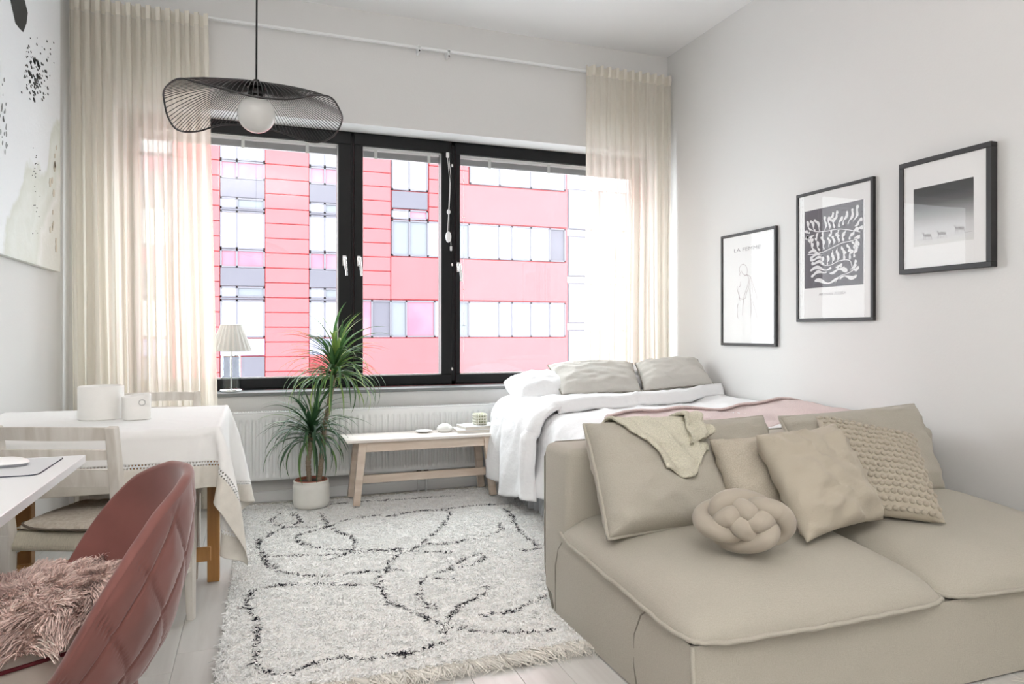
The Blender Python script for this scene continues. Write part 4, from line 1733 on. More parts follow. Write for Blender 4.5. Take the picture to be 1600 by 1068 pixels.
cs = make('seat_cushion', MB().grid(cush, 96, 28, closed_u=True), CREAMC, vc, label='cream seat cushion with maroon piping', ang=180)
lp = [cush(t / 80, .455) * 1.0 for t in range(80)]
lp = [CC + (p - CC) * 1.012 if False else p + (Vector((p.x - CC.x, p.y - CC.y, 0)).normalized() * .003) for p in lp]
make('piping', MB().tube(lp, .0042, 6, closed=True), MAROON, cs, ang=180)
mb = MB()
mb.lathe([(.001, .400), (.15, .400), (.190, .395), (.195, .38)], (PC.x, PC.y, 0), 56)
make('seat_deck', mb, VELVET, vc, ang=180)
mb = MB()
mb.tube([(PC.x, PC.y, .345), (PC.x, PC.y, .30)], .05, 20)
make('pedestal', mb, CHROME, vc)
for k in range(4):
    a = pa + PI / 4 + k * PI / 2 - .15
    e = Vector((math.cos(a), math.sin(a), 0))
    mb = MB().tube([PC + Vector((0, 0, .325)) + e * .03, PC + Vector((0, 0, .325)) + e * .13, PC + Vector((0, 0, .312)) + e * .165, PC + Vector((0, 0, .28)) + e * .185, PC + Vector((0, 0, .012)) + e * .25], .011, 12)
    make('leg', mb, CHROME, vc, label='chrome tube leg')

# sheepskin on the seat
FC = Vector((CC.x + .0, CC.y + .005, .550))


def furbase(u, v):
    t = 2 * PI * u
    R_ = 1.0 + .07 * math.sin(3 * t + 1) + .04 * math.sin(7 * t)
    c, s_ = math.cos(t), math.sin(t)
    p = cax * ((.225 + .045 * max(0, c)) * R_ * v * c) + cay * (.155 * R_ * v * s_)
    z = .004 + .014 * (1 - v ** 3) - .055 * smooth01((v - .80) / .2) * (1 - max(0, c)) + .028 * max(0, c) * smooth01((v - .45) / .5)
    return FC + p + Vector((0, 0, z))


fur = make('sheepskin', MB().grid(furbase, 60, 14, closed_u=True), FURM, None, 'fluffy dusty pink sheepskin lying on the seat of the velvet chair', 'sheepskin', org=tuple(FC), ang=180)


def ribbons(roots, dirs, lens, wid, bend, cols, segs=3, rs=None):
    """tufts of fibre as tapering ribbons: numpy, returns verts, faces, colours"""
    n = len(roots)
    rs = rs or np.random.RandomState(0)
    t = np.linspace(0, 1, segs + 1)
    side = np.cross(dirs, np.stack([rs.randn(n), rs.randn(n), rs.randn(n)], 1))
    side /= np.linalg.norm(side, axis=1, keepdims=True) + 1e-9
    V = []
    for k, tt in enumerate(t):
        p = roots + dirs * (lens * tt)[:, None] + bend * (lens * tt * tt)[:, None]
        w_ = (wid * (1 - .75 * tt ** 1.5))[:, None]
        V.append(p - side * w_)
        V.append(p + side * w_)
    V = np.stack(V, 1).reshape(-1, 3)
    base = (np.arange(n) * (2 * (segs + 1)))[:, None]
    F = []
    for k in range(segs):
        F.append(base + np.array([[2 * k, 2 * k + 1, 2 * k + 3, 2 * k + 2]]))
    F = np.concatenate(F, 0)
    C = np.repeat(cols, 2 * (segs + 1), axis=0)
    return V, F, C


def ribbon_object(name, V, F, C, material, parent=None, **kw):
    me = bpy.data.meshes.new(name)
    off = np.array(ORG.get(parent.name, (0, 0, 0))) if parent else np.zeros(3)
    V = V - off
    me.vertices.add(len(V))
    me.vertices.foreach_set('co', V.astype(np.float32).ravel())
    me.loops.add(len(F) * 4)
    me.loops.foreach_set('vertex_index', F.astype(np.int32).ravel())
    me.polygons.add(len(F))
    me.polygons.foreach_set('loop_start', np.arange(0, len(F) * 4, 4, dtype=np.int32))
    me.polygons.foreach_set('use_smooth', np.ones(len(F), dtype=bool))
    ca = me.color_attributes.new('fibre', 'FLOAT_COLOR', 'POINT')
    ca.data.foreach_set('color', np.concatenate([C, np.ones((len(C), 1))], 1).astype(np.float32).ravel())
    me.materials.append(material)
    me.update(calc_edges=True)
    me.validate()
    o = bpy.data.objects.new(name, me)
    COL.objects.link(o)
    if parent:
        o.parent = parent
    return meta(o, **kw)


def fibre_mat(name, rough=.9):
    m = bpy.data.materials.new(name)
    m.use_nodes = True
    nt = m.node_tree
    b = nt.nodes['Principled BSDF']
    a = nt.nodes.new('ShaderNodeAttribute')
    a.attribute_name = 'fibre'
    nt.links.new(a.outputs['Color'], b.inputs['Base Color'])
    b.inputs['Roughness'].default_value = rough
    b.inputs['Specular IOR Level'].default_value = .2
    return m


FIB = fibre_mat('fibre')
rs = np.random.RandomState(11)
N = 36000
uu, vv = rs.rand(N), np.sqrt(rs.rand(N))
roots = np.array([tuple(furbase(a, b)) for a, b in zip(uu, vv)])
th_ = uu * 2 * PI
rad_ = np.stack([np.cos(th_), np.sin(th_), np.zeros(N)], 1)
clump = np.array([[noise.noise(Vector((p[0] * 26, p[1] * 26, k * 7))) for k in range(3)] for p in roots])
dirs = rad_ * (.15 + .9 * vv[:, None] ** 4) + np.array([[0, -.1, .55]]) + clump * 1.1 + rs.randn(N, 3) * .18
dirs /= np.linalg.norm(dirs, axis=1, keepdims=True)
bend = clump * .5 + np.array([[0, 0, -.45]]) + rad_ * .25
lens = .018 + .016 * rs.rand(N)
wid = .0012 + .0009 * rs.rand(N)
tone = (.75 + .5 * rs.rand(N) + .35 * clump[:, 0])[:, None]
cols = np.clip(np.array([[.78, .60, .545]]) * tone, 0, .9)
V, F, C = ribbons(roots, dirs, lens, wid, bend, cols, 3, rs)
ribbon_object('fur_pile', V, F, C, FIB, fur, kind='stuff')

# ================================================================== BENCH AND WHAT STANDS ON IT
bench = thing('bench', 'pale birch bench in front of the radiator', 'bench', (1.03, 4.54, 0))
mb = MB()
BYc0, BYc1 = 4.385, 4.70
mb.box(.515, 1.545, BYc0, BYc1, .418, .4365, .006, 2)
make('bench_top', mb, BIRCHTOP, bench, smooth=False)
make('apron', MB().box(.61, 1.44, BYc0 + .035, BYc0 + .055, .355, .418, .002, 1), BIRCH, bench, smooth=False)
make('apron', MB().box(.61, 1.44, BYc1 - .055, BYc1 - .035, .355, .418, .002, 1), BIRCH, bench, smooth=False)
for (sx, xt, xf) in ((-1, .625, .585), (1, 1.435, 1.475)):
    for (sy, yt, yf) in ((-1, BYc0 + .045, BYc0 + .035), (1, BYc1 - .045, BYc1 - .015)):
        make('leg', MB().beam((xf, yf, 0.03), (xt, yt, .418), .042, .040, .003, .052, .044), BIRCH, bench, smooth=False)
    make('cross_rail', MB().beam((xf * .62 + xt * .38, BYc0 + .05, .165), (xf * .62 + xt * .38, BYc1 - .05, .165), .022, .05, .002), BIRCH, bench, smooth=False)
make('stretcher', MB().beam((.60, 4.54, .165), (1.46, 4.54, .165), .05, .026, .002, up=(0, 1, 0)), BIRCH, bench, smooth=False)

for (x, y, z0, w_, d_, t_, rz, lab) in ((1.385, 4.545, .4370, .27, .18, .020, -4, 'white book under the other one on the bench'), (1.41, 4.555, .4575, .245, .17, .020, 6, 'white book on top of the pair at the right end of the bench')):
    b_ = thing('book', lab, 'book', (x, y, z0), math.radians(rz), group=None)
    mbk = MB().box(-w_ / 2, w_ / 2, -d_ / 2, d_ / 2, 0, .002).box(-w_ / 2, w_ / 2, -d_ / 2, d_ / 2, t_ - .002, t_).box(w_ / 2 - .002, w_ / 2, -d_ / 2, d_ / 2, 0, t_)
    make('cover', mbk, PAPERW, b_, smooth=False, local=True)
    make('page_block', MB().box(-w_ / 2 + .004, w_ / 2 - .002, -d_ / 2 + .004, d_ / 2 - .004, .002, t_ - .002), mat('pages', (.66, .62, .56), .8), b_, smooth=False, local=True)
# bubble cube candle
bc = thing('candle', 'pale green cube candle of round bubbles standing on the books', 'candle', (1.425, 4.55, .478), .1)
mb = MB()
for i in range(4):
    for j in range(4):
        for k in range(4):
            mb.sphere((-.0275 + i * .0183, -.0275 + j * .0183, .0105 + k * .0183), .0112, 10, 7)
make('wax_bubbles', mb, mat('green_wax', (.52, .53, .36), .5), bc, local=True, ang=180)
mb = MB()
for z in (.0105, .0288, .0471, .0654):
    for (a, b_) in (((-.0385, -.0385), (.0385, -.0385)), ((.0385, -.0385), (.0385, .0385)), ((-.0385, .0385), (.0385, .0385)), ((-.0385, -.0385), (-.0385, .0385))):
        mb.tube([(a[0] * .98, a[1] * .98, z), (b_[0] * .98, b_[1] * .98, z)], .0035, 6)
for q in (-.0275, -.0092, .0092, .0275):
    for (x, y) in ((q, -.038), (q, .038), (-.038, q), (.038, q)):
        mb.tube([(x, y, .002), (x, y, .074)], .0035, 6)
make('wax_lattice', mb, mat('cream_wax', (.74, .73, .64), .5), bc, local=True, ang=180)
make('wick', MB().tube([(0, 0, .07), (.001, 0, .092)], .0016, 6), WAX, bc, local=True)
# stone dome
mb = MB()
prof = [(.001, 0), (.040, 0), (.050, .008), (.053, .020), (.050, .028), (.042, .040), (.026, .050), (.010, .054), (.001, .0545)]
st = make('stone_box', MB().lathe(prof, (1.19, 4.585, .4370), 40), STONE, None, 'round white domed stone box on the bench', 'ornament', org=(1.19, 4.585, .437), ang=180)
make('lid_line', MB().tube([(1.19 + .0525 * math.cos(t * PI / 20), 4.585 + .0525 * math.sin(t * PI / 20), .4370 + .024) for t in range(40)], .0012, 5, closed=True), mat('line_grey', (.5, .5, .48), .6), st)
make('dish', MB().lathe([(.001, .002), (.03, .002), (.055, .010), (.057, .011), (.056, .013), (.03, .006), (.001, .005)], (1.05, 4.60, .4365), 40), STONE, None, 'small flat white dish lying on the bench left of the stone box', 'dish', org=(1.05, 4.60, .4365), ang=180)

# ================================================================== PLANT
px_, py_ = .325, 4.54
pl = thing('potted_dragon_tree', 'dragon tree with two leafy crowns in a white glazed pot by the bench', 'plant', (px_, py_, .02))
prof = [(.001, .0), (.092, .0), (.103, .006), (.109, .03), (.111, .07), (.108, .11), (.111, .125), (.108, .140), (.104, .146), (.106, .158), (.108, .164), (.104, .168), (.098, .165), (.097, .14), (.001, .14)]
make('pot', MB().lathe(prof, (px_, py_, .02), 56), CERAM, pl, ang=60, label='white glazed pot')
make('inner_pot', MB().lathe([(.095, .12), (.097, .170), (.093, .172), (.089, .165), (.088, .12)], (px_, py_, .02), 48), TERRA, pl, label='terracotta inner pot', ang=60)
make('soil', MB().lathe([(.001, .158), (.05, .160), (.09, .155)], (px_, py_, .02), 40), SOIL, pl, ang=180)
c1p = [(px_ - .01, py_, .16), (px_ - .018, py_ - .01, .30), (px_ - .005, py_ - .01, .39), (px_ + .002, py_, .50)]
c2p = [(px_ + .045, py_ - .01, .16), (px_ + .062, py_ - .01, .32), (px_ + .080, py_, .50), (px_ + .110, py_ + .01, .66), (px_ + .130, py_ + .01, .78), (px_ + .147, py_, .90)]


def rings(pts_, r, n=70):
    o_ = []
    for i in range(n):
        t = i / (n - 1) * (len(pts_) - 1)
        k = min(int(t), len(pts_) - 2)
        f = t - k
        p = [Vector(pts_[max(0, k - 1)]), Vector(pts_[k]), Vector(pts_[k + 1]), Vector(pts_[min(len(pts_) - 1, k + 2)])]
        o_.append(.5 * (2 * p[1] + (p[2] - p[0]) * f + (2 * p[0] - 5 * p[1] + 4 * p[2] - p[3]) * f * f + (3 * p[1] - p[0] - 3 * p[2] + p[3]) * f ** 3))
    return o_, [r * (1 + (.10 if i % 3 == 0 else 0) + .06 * math.sin(i * .9)) for i in range(n)]


for cp_ in (c1p, c2p):
    a_, b_ = rings(cp_, .015)
    make('cane', MB().tube(a_, b_, 12), BARK, pl, ang=180)


def leaf_mat(name, c1_, c2_):
    m = bpy.data.materials.new(name)
    m.use_nodes = True
    nt = m.node_tree
    b = nt.nodes['Principled BSDF']
    oi = nt.nodes.new('ShaderNodeObjectInfo')
    r = nt.nodes.new('ShaderNodeValToRGB')
    r.color_ramp.elements[0].color = (*c1_, 1)
    r.color_ramp.elements[1].color = (*c2_, 1)
    e = r.color_ramp.elements.new(.7)
    e.color = (c1_[0] * 1.6, c1_[1] * 1.6, c1_[2] * 1.5, 1)
    nt.links.new(oi.outputs['Random'], r.inputs[0])
    nt.links.new(r.outputs[0], b.inputs['Base Color'])
    b.inputs['Roughness'].default_value = .38
    t = nt.nodes.new('ShaderNodeBsdfTranslucent')
    nt.links.new(r.outputs[0], t.inputs[0])
    mx = nt.nodes.new('ShaderNodeMixShader')
    mx.inputs[0].default_value = .25
    o = nt.nodes['Material Output']
    nt.links.new(b.outputs[0], mx.inputs[1])
    nt.links.new(t.outputs[0], mx.inputs[2])
    nt.links.new(mx.outputs[0], o.inputs[0])
    return m


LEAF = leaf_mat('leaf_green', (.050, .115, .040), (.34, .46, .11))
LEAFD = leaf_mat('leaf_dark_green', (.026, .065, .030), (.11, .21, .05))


def leaf_mb(L, droop, lift, wmax, sway):
    """blade leaving the origin along +x, arching over by gravity"""
    n = 12
    pts_, wd = [], []
    ang0 = lift
    x = z = y = 0.0
    for i in range(n + 1):
        t = i / n
        pts_.append(Vector((x, y, z)))
        wd.append(wmax * (min(1, .45 + t * 2.2)) * (1 - t ** 2.2) ** .8 + .0004)
        a = ang0 - droop * t ** 1.25
        x += math.cos(a) * L / n
        z += math.sin(a) * L / n
        y += sway * t * L / n
    vs, fs = [], []
    for i, p in enumerate(pts_):
        q = pts_[min(i + 1, n)] - pts_[max(i - 1, 0)]
        up_ = Vector((-q.z, 0, q.x)).normalized()
        s = Vector((0, 1, 0))
        vs += [p - s * wd[i] + up_ * wd[i] * .35, p, p + s * wd[i] + up_ * wd[i] * .35]
    for i in range(n):
        a = i * 3
        fs += [(a, a + 1, a + 4, a + 3), (a + 1, a + 2, a + 5, a + 4)]
    return MB().add(vs, fs)


rl = random.Random(5)
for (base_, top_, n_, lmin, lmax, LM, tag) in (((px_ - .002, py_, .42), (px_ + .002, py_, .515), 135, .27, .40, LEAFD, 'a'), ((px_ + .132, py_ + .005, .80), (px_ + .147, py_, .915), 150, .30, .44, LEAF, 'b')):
    protos = []
    for k in range(12):
        age = k / 11          # 0 = young and upright, 1 = old and hanging
        L = lmin + (lmax - lmin) * rl.uniform(.5, 1)
        lift = math.radians(84 - 70 * age + rl.uniform(-6, 6))
        droop = math.radians(70 + 70 * age + rl.uniform(-25, 20))
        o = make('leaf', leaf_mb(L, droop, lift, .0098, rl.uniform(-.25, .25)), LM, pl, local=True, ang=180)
        protos.append((age, o))
        o.location = (0, 0, 0)
    used = set()
    for i in range(n_):
        age = ((i + .5) / n_) ** .8
        k = min(11, int(age * 12))
        src = protos[k][1]
        if k not in used:
            used.add(k)
            o = src
        else:
            o = src.copy()
            COL.objects.link(o)
            o.parent = pl
        f = 1 - age
        o.location = (base_[0] + (top_[0] - base_[0]) * f - px_, base_[1] + (top_[1] - base_[1]) * f - py_, base_[2] + (top_[2] - base_[2]) * f - .02)
        az = i * 2.39996 + rl.uniform(-.3, .3)
        o.rotation_euler = (rl.uniform(-.25, .25), rl.uniform(-.22, .12), az)
        s = rl.uniform(.82, 1.12) * (1 - .52 * max(0, math.sin(az)))
        o.scale = (s, s * rl.uniform(.8, 1.1), s)

# ================================================================== LAMP ON THE SILL
lx, ly, lz = -.150, 4.965, .7125
lamp = thing('table_lamp', 'small table lamp with glass cylinder and pleated shade on the window sill', 'lamp', (lx, ly, lz))
make('lamp_base', MB().lathe([(.001, 0), (.070, 0), (.073, .003), (.073, .014), (.070, .017), (.050, .022), (.001, .022)], (lx, ly, lz), 40), CHROME, lamp, ang=40)
make('glass_cylinder', MB().lathe([(.062, .020), (.062, .235), (.058, .235), (.058, .020)], (lx, ly, lz), 40), thin_glass('lamp_glass', refl=1.4, tint=(.93, .95, .95)), lamp, ang=40)
make('stem', MB().tube([(lx, ly, lz + .02), (lx, ly, lz + .33)], .006, 12).lathe([(.001, .232), (.058, .232), (.058, .237), (.001, .237)], (lx, ly, lz), 30), CHROME, lamp)


def shade(u, v):
    t = 2 * PI * u
    r = .125 - .062 * v
    r += (.005 - .002 * v) * math.sin(t * 22)
    return Vector((lx + r * math.cos(t), ly + r * math.sin(t) * .9, lz + .268 + .168 * v))


sh = make('lamp_shade', MB().grid(shade, 352, 8, closed_u=True), SHADEM, lamp, ang=180, label='white pleated fabric shade')
mb = MB()
for v in (0.0, 1.0):
    r = .125 - .062 * v
    mb.tube([(lx + r * math.cos(t * PI / 20), ly + .9 * r * math.sin(t * PI / 20), lz + .268 + .168 * v) for t in range(40)], .003, 6, closed=True)
make('shade_ring', mb, SHADEM, sh, ang=180)
make('bulb', MB().sphere((lx, ly, lz + .345), .024, 14, 10, 1, 1, 1.3), FROST, lamp, ang=180)
make('cable', MB().tube([(lx - .07, ly, lz + .006), (lx - .10, ly - .02, lz + .004), (lx - .15, ly - .01, lz + .004), (lx - .22, ly + .01, lz + .004)], .0028, 6), CORD, lamp, ang=180)

# ================================================================== PENDANT LAMP
cxp, cyp, czp = .003, 2.766, 1.903
pend = thing('pendant_lamp', 'black wire pendant lamp with wavy brim and white globe bulb', 'lamp', (cxp, cyp, ZC))
RIM = {0: 1.919, 20: 1.908, 45: 1.8775, 65: 1.876, 90: 1.921, 112: 1.945, 135: 1.929, 155: 1.878, 175: 1.856, 190: 1.884, 200: 1.925, 225: 1.938, 240: 1.940, 255: 1.914,
       270: 1.892, 290: 1.871, 310: 1.882, 330: 1.922, 345: 1.938}
ks = sorted(RIM)


def rim_z(d):
    d %= 360
    for i, k in enumerate(ks):
        k2 = ks[(i + 1) % len(ks)]
        k2e = k2 if k2 > k else k2 + 360
        if k <= d < k2e:
            t = (d - k) / (k2e - k)
            p0, p1, p2, p3 = RIM[ks[i - 1]], RIM[k], RIM[k2], RIM[ks[(i + 2) % len(ks)]]
            return .5 * (2 * p1 + (p2 - p0) * t + (2 * p0 - 5 * p1 + 4 * p2 - p3) * t * t + (3 * p1 - p0 - 3 * p2 + p3) * t ** 3)
    return 1.9


Rv = Vector((.9397, -.3420, 0))
Fv = Vector((.3420, .9397, 0))
RR = .308


def rimp(d):
    a = math.radians(d)
    return Vector((cxp, cyp, rim_z(d))) + (Rv * math.cos(a) + Fv * math.sin(a)) * RR


make('brim_ring', MB().tube([rimp(i * 3) for i in range(120)], .0034, 8, closed=True), WIRE, pend, ang=180)
hub_z = 2.005
NW = 112
for i in range(NW):
    d = 360 * (i + .5) / NW
    a = math.radians(d)
    e = Rv * math.cos(a) + Fv * math.sin(a)
    p1 = rimp(d)
    pts_ = []
    for k in range(8):
        t = k / 7
        r = .030 + (RR - .030) * t
        z = hub_z + (p1.z - hub_z) * (t ** 2.1)
        z -= .006 * math.sin(PI * t)
        pts_.append(Vector((cxp, cyp, z)) + e * r)
    make('wire_rib', MB().tube(pts_, .0014, 4, cap=False), WIRE, pend, ang=180)
make('hub_ring', MB().tube([Vector((cxp + .030 * math.cos(t * PI / 16), cyp + .030 * math.sin(t * PI / 16), hub_z)) for t in range(32)], .0035, 6, closed=True), WIRE, pend, ang=180)
make('socket', MB().lathe([(.001, .128), (.010, .128), (.012, .112), (.026, .104), (.031, .090), (.031, .070), (.024, .066), (.024, .050), (.001, .050)], (cxp, cyp, czp), 28), WIRE, pend, ang=50)
make('cord', MB().tube([(cxp, cyp, czp + .125), (cxp + .002, cyp, czp + .6), (cxp, cyp, ZC - .03)], .0035, 8), CORD, pend, ang=180)
make('ceiling_cup', MB().lathe([(.001, -.045), (.02, -.045), (.05, -.03), (.055, 0.0)], (cxp, cyp, ZC), 30), CORD, pend, ang=50)
make('globe_bulb', MB().sphere((cxp, cyp, czp), .067, 36, 24), FROST, pend, ang=180, label='white glass globe bulb')

# ================================================================== PICTURES
XF = 3.055


def pic(y0, y1, z0, z1, fw, depth, label, tilt=0):
    r = thing('picture', label, 'picture', (XR, (y0 + y1) / 2, z0))
    mb = MB()
    xa_, xb_ = XR - depth, XR - .002
    mb.box(xa_, xb_, y0, y1, z0, z0 + fw, .0015, 1)
    mb.box(xa_, xb_, y0, y1, z1 - fw, z1, .0015, 1)
    mb.box(xa_, xb_, y0, y0 + fw, z0 + fw, z1 - fw, .0015, 1)
    mb.box(xa_, xb_, y1 - fw, y1, z0 + fw, z1 - fw, .0015, 1)
    make('frame', mb, FRAMEB, r, smooth=False, label='black picture frame')
    xp = xa_ + .008
    make('sheet', MB().box(xp, xp + .003, y0 + fw - .001, y1 - fw + .001, z0 + fw - .001, z1 - fw + .001), mat('print_paper', (.74, .735, .73), .8), r, smooth=False)
    make('glass', MB().box(xp - .0045, xp - .003, y0 + fw, y1 - fw, z0 + fw, z1 - fw), PICG, r, smooth=False)
    Y0, Y1, Z0, Z1 = y0 + fw, y1 - fw, z0 + fw, z1 - fw

    def uv(u, v, o_=.0006):
        return Vector((xp - o_, Y1 + (Y0 - Y1) * u, Z0 + (Z1 - Z0) * v))
    return r, uv


def strokes(mb, pts_, wd, uv, off=.0008):
    """flat printed ribbon along uv points"""
    P_ = [uv(a, b, off) for a, b in pts_]
    n = len(P_)
    vs, fs = [], []
    for i in range(n):
        t = P_[min(i + 1, n - 1)] - P_[max(i - 1, 0)]
        s = Vector((0, -t.z, t.y)).normalized()
        w_ = wd[i] if isinstance(wd, list) else wd
        vs += [P_[i] - s * w_, P_[i] + s * w_]
    for i in range(n - 1):
        fs.append((2 * i, 2 * i + 1, 2 * i + 3, 2 * i + 2))
    mb.add(vs, fs)


def catmull(pts_, m=6):
    o_ = []
    n = len(pts_)
    for i in range(n - 1):
        p = [pts_[max(0, i - 1)], pts_[i], pts_[i + 1], pts_[min(n - 1, i + 2)]]
        for k in range(m):
            f = k / m
            o_.append(tuple(.5 * (2 * p[1][c] + (p[2][c] - p[0][c]) * f + (2 * p[0][c] - 5 * p[1][c] + 4 * p[2][c] - p[3][c]) * f * f + (3 * p[1][c] - p[0][c] - 3 * p[2][c] + p[3][c]) * f ** 3) for c in (0, 1)))
    o_.append(pts_[-1])
    return o_


def wall_text(name, s, uv, u0, u1, v, size, m, parent, align='CENTER', sx=1.0):
    cu = bpy.data.curves.new(name, 'FONT')
    cu.body = s
    cu.size = size
    cu.align_x = align
    cu.align_y = 'CENTER'
    tmp = bpy.data.objects.new(name, cu)
    COL.objects.link(tmp)
    dg = bpy.context.evaluated_depsgraph_get()
    me = bpy.data.meshes.new_from_object(tmp.evaluated_get(dg))
    bpy.data.objects.remove(tmp)
    w_ = max(v_.co.x for v_ in me.vertices) - min(v_.co.x for v_ in me.vertices)
    c = uv((u0 + u1) / 2, v, .001)
    span = (uv(u0, v) - uv(u1, v)).length
    k = span / w_
    off = Vector(ORG[parent.name])
    for v_ in me.vertices:
        x, y = v_.co.x * k, v_.co.y
        v_.co = Vector((c.x, c.y - x, c.z + y)) - off
    me.materials.append(m)
    o = bpy.data.objects.new(name, me)
    COL.objects.link(o)
    o.parent = parent
    return o


INKP = mat('ink_mauve', (.28, .19, .20), .8)
INKG = mat('ink_pale_grey', (.50, .50, .51), .8)
INKD = mat('ink_grey', (.30, .28, .29), .8)
# left picture: line drawing
r1, uv1 = pic(3.579, 4.134, 1.010, 1.769, .018, .022, 'lowest and leftmost framed print, line drawing of a woman from behind')


def q1(x, y):
    u = (x - 72) / 393.
    top = 170 - 75 * u
    bot = 985 + 15 * u
    return (u, 1 - (y - top) / (bot - top))


mb = MB()
for pts_ in ([(215, 445), (205, 415), (212, 385), (235, 368), (258, 385), (266, 415), (262, 450), (245, 462)],
             [(222, 422), (230, 440), (248, 455), (270, 460), (278, 500), (262, 560), (245, 610), (238, 650), (232, 700), (230, 770)],
             [(262, 450), (285, 465), (300, 490), (318, 560), (335, 610), (341, 655)],
             [(290, 475), (285, 500), (275, 560), (262, 590), (248, 640), (210, 638), (200, 610), (188, 560), (190, 545)],
             [(285, 560), (290, 620), (296, 700), (292, 790)],
             [(308, 660), (325, 730), (345, 805)],
             [(215, 505), (212, 540), (200, 555), (205, 620), (210, 655)],
             [(195, 680), (188, 720), (190, 770), (196, 795)],
             [(205, 440), (210, 460)], [(298, 500), (305, 560), (308, 610)]):
    strokes(mb, catmull([q1(*p) for p in pts_], 5), .0011, uv1)
make('line_drawing', mb, INKP, r1, smooth=False)
wall_text('lettering', 'LA FEMME', uv1, .23, .75, .865, .034, INKD, r1)

# middle picture: pale cut-out fronds on grey
r2, uv2 = pic(2.838, 3.400, 1.163, 1.923, .018, .024, 'middle framed print, pale coral fronds on a dark grey panel')
mb = MB()
a_, b_, c_, d2_ = uv2(.085, .245), uv2(.905, .245), uv2(.905, .875), uv2(.085, .875)
mb.add([a_, b_, c_, d2_], [(0, 1, 2, 3)])
make('dark_panel', mb, mat('print_dark', (.125, .115, .130), .8), r2, smooth=False)
FR = mat('print_frond', (.70, .69, .70), .8)
mb = MB()


def frond(x, y, ang, L, seed=0, wob=1, w0=.0082):
    """a wavy frond in panel coordinates (0..1 across, 0..1 up) with knobbly sides and round tip"""
    n = 16
    pts_, ws = [], []
    a = ang
    for i in range(n + 1):
        t = i / n
        pts_.append((.085 + .82 * x, .245 + .63 * y))
        ws.append(w0 * (.45 + .75 * t + .30 * math.sin(t * 3.2 * PI + seed)) * (1 if t < .93 else math.sqrt(max(.04, 1 - ((t - .93) / .07) ** 2))))
        a2 = a + .5 * wob * math.sin(t * 2.2 * PI + seed)
        x += math.cos(a2) * L / n
        y += math.sin(a2) * L / n * .86
    strokes(mb, pts_, ws, uv2, .0012 + .00002 * (seed % 7))


def stem(pts_, w_=.0022):
    strokes(mb, catmull([(.085 + .82 * x, .245 + .63 * y) for x, y in pts_], 6), w_, uv2, .0011)


stem([(.95, .62), (.8, .66), (.6, .70), (.4, .70), (.2, .72), (.08, .78)])
stem([(.06, .44), (.25, .43), (.45, .47), (.65, .52), (.8, .53), (.95, .55)])
stem([(.55, .05), (.62, .12), (.8, .16), (.9, .24)])
stem([(.30, .40), (.30, .30), (.45, .27), (.62, .31), (.78, .30), (.82, .22)])
k = 0
for (x, y, L) in ((.12, .75, .17), (.20, .73, .20), (.28, .72, .22), (.36, .71, .22), (.44, .71, .20), (.53, .72, .16), (.61, .72, .17), (.68, .74, .21), (.76, .74, .23), (.84, .76, .24)):
    k += 1
    frond(x, y, PI / 2 + (.5 if x < .3 else (-.05 if x < .6 else -.35)), L, k)
for (x, y, L, an) in ((.86, .70, .16, .6), (.88, .64, .13, .3), (.84, .60, .13, .9), (.10, .72, .10, 2.9), (.12, .66, .11, 3.3), (.18, .68, .14, 3.9), (.26, .70, .13, 4.2), (.34, .70, .12, 4.4), (.48, .70, .10, 4.4), (.60, .69, .10, 4.3), (.72, .67, .09, 4.3),
                      (.45, .84, .12, .9), (.53, .82, .14, 1.1), (.50, .80, .10, 2.2)):
    k += 1
    frond(x, y, an, L, k)
for (x, y, L, an) in ((.20, .46, .16, 2.0), (.28, .47, .16, 1.9), (.36, .48, .17, 1.8), (.44, .50, .15, 1.7), (.52, .52, .13, 1.7), (.60, .53, .13, 1.6), (.68, .54, .12, 1.5), (.78, .55, .11, 1.0), (.86, .55, .10, .4),
                      (.50, .45, .11, 4.9), (.58, .47, .12, 4.9), (.66, .49, .12, 5.0), (.74, .50, .13, 5.1), (.82, .52, .12, 5.2), (.88, .53, .10, 5.4),
                      (.30, .44, .24, 3.0), (.32, .41, .23, 3.25), (.34, .36, .25, 3.1), (.10, .58, .14, 1.9), (.14, .54, .12, 1.5)):
    k += 1
    frond(x, y, an, L, k)
for (x, y, L, an) in ((.34, .29, .12, 1.7), (.42, .28, .14, 1.6), (.50, .29, .13, 1.6), (.58, .31, .13, 1.5), (.68, .31, .14, 1.3), (.78, .31, .15, 1.2), (.86, .33, .14, 1.3),
                      (.48, .24, .40, 3.15), (.40, .19, .30, 3.3), (.36, .29, .25, 3.0), (.55, .24, .12, .1), (.45, .17, .32, .05), (.60, .10, .44, 3.15), (.62, .09, .30, .05), (.82, .17, .13, .4), (.80, .19, .16, .9), (.74, .17, .10, 2.3), (.90, .42, .12, 1.6)):
    k += 1
    frond(x, y, an, L, k, w0=.0088)
make('fronds', mb, FR, r2, smooth=False)
wall_text('lettering', 'ARTISAN FLORA', uv2, .30, .68, .190, .020, INKD, r2)

# right picture: misty photograph of three animals in a pale mount
r3, uv3 = pic(2.190, 2.663, 1.390, 1.942, .024, .042, 'rightmost and highest framed picture, dark misty photograph with three tiny zebras')


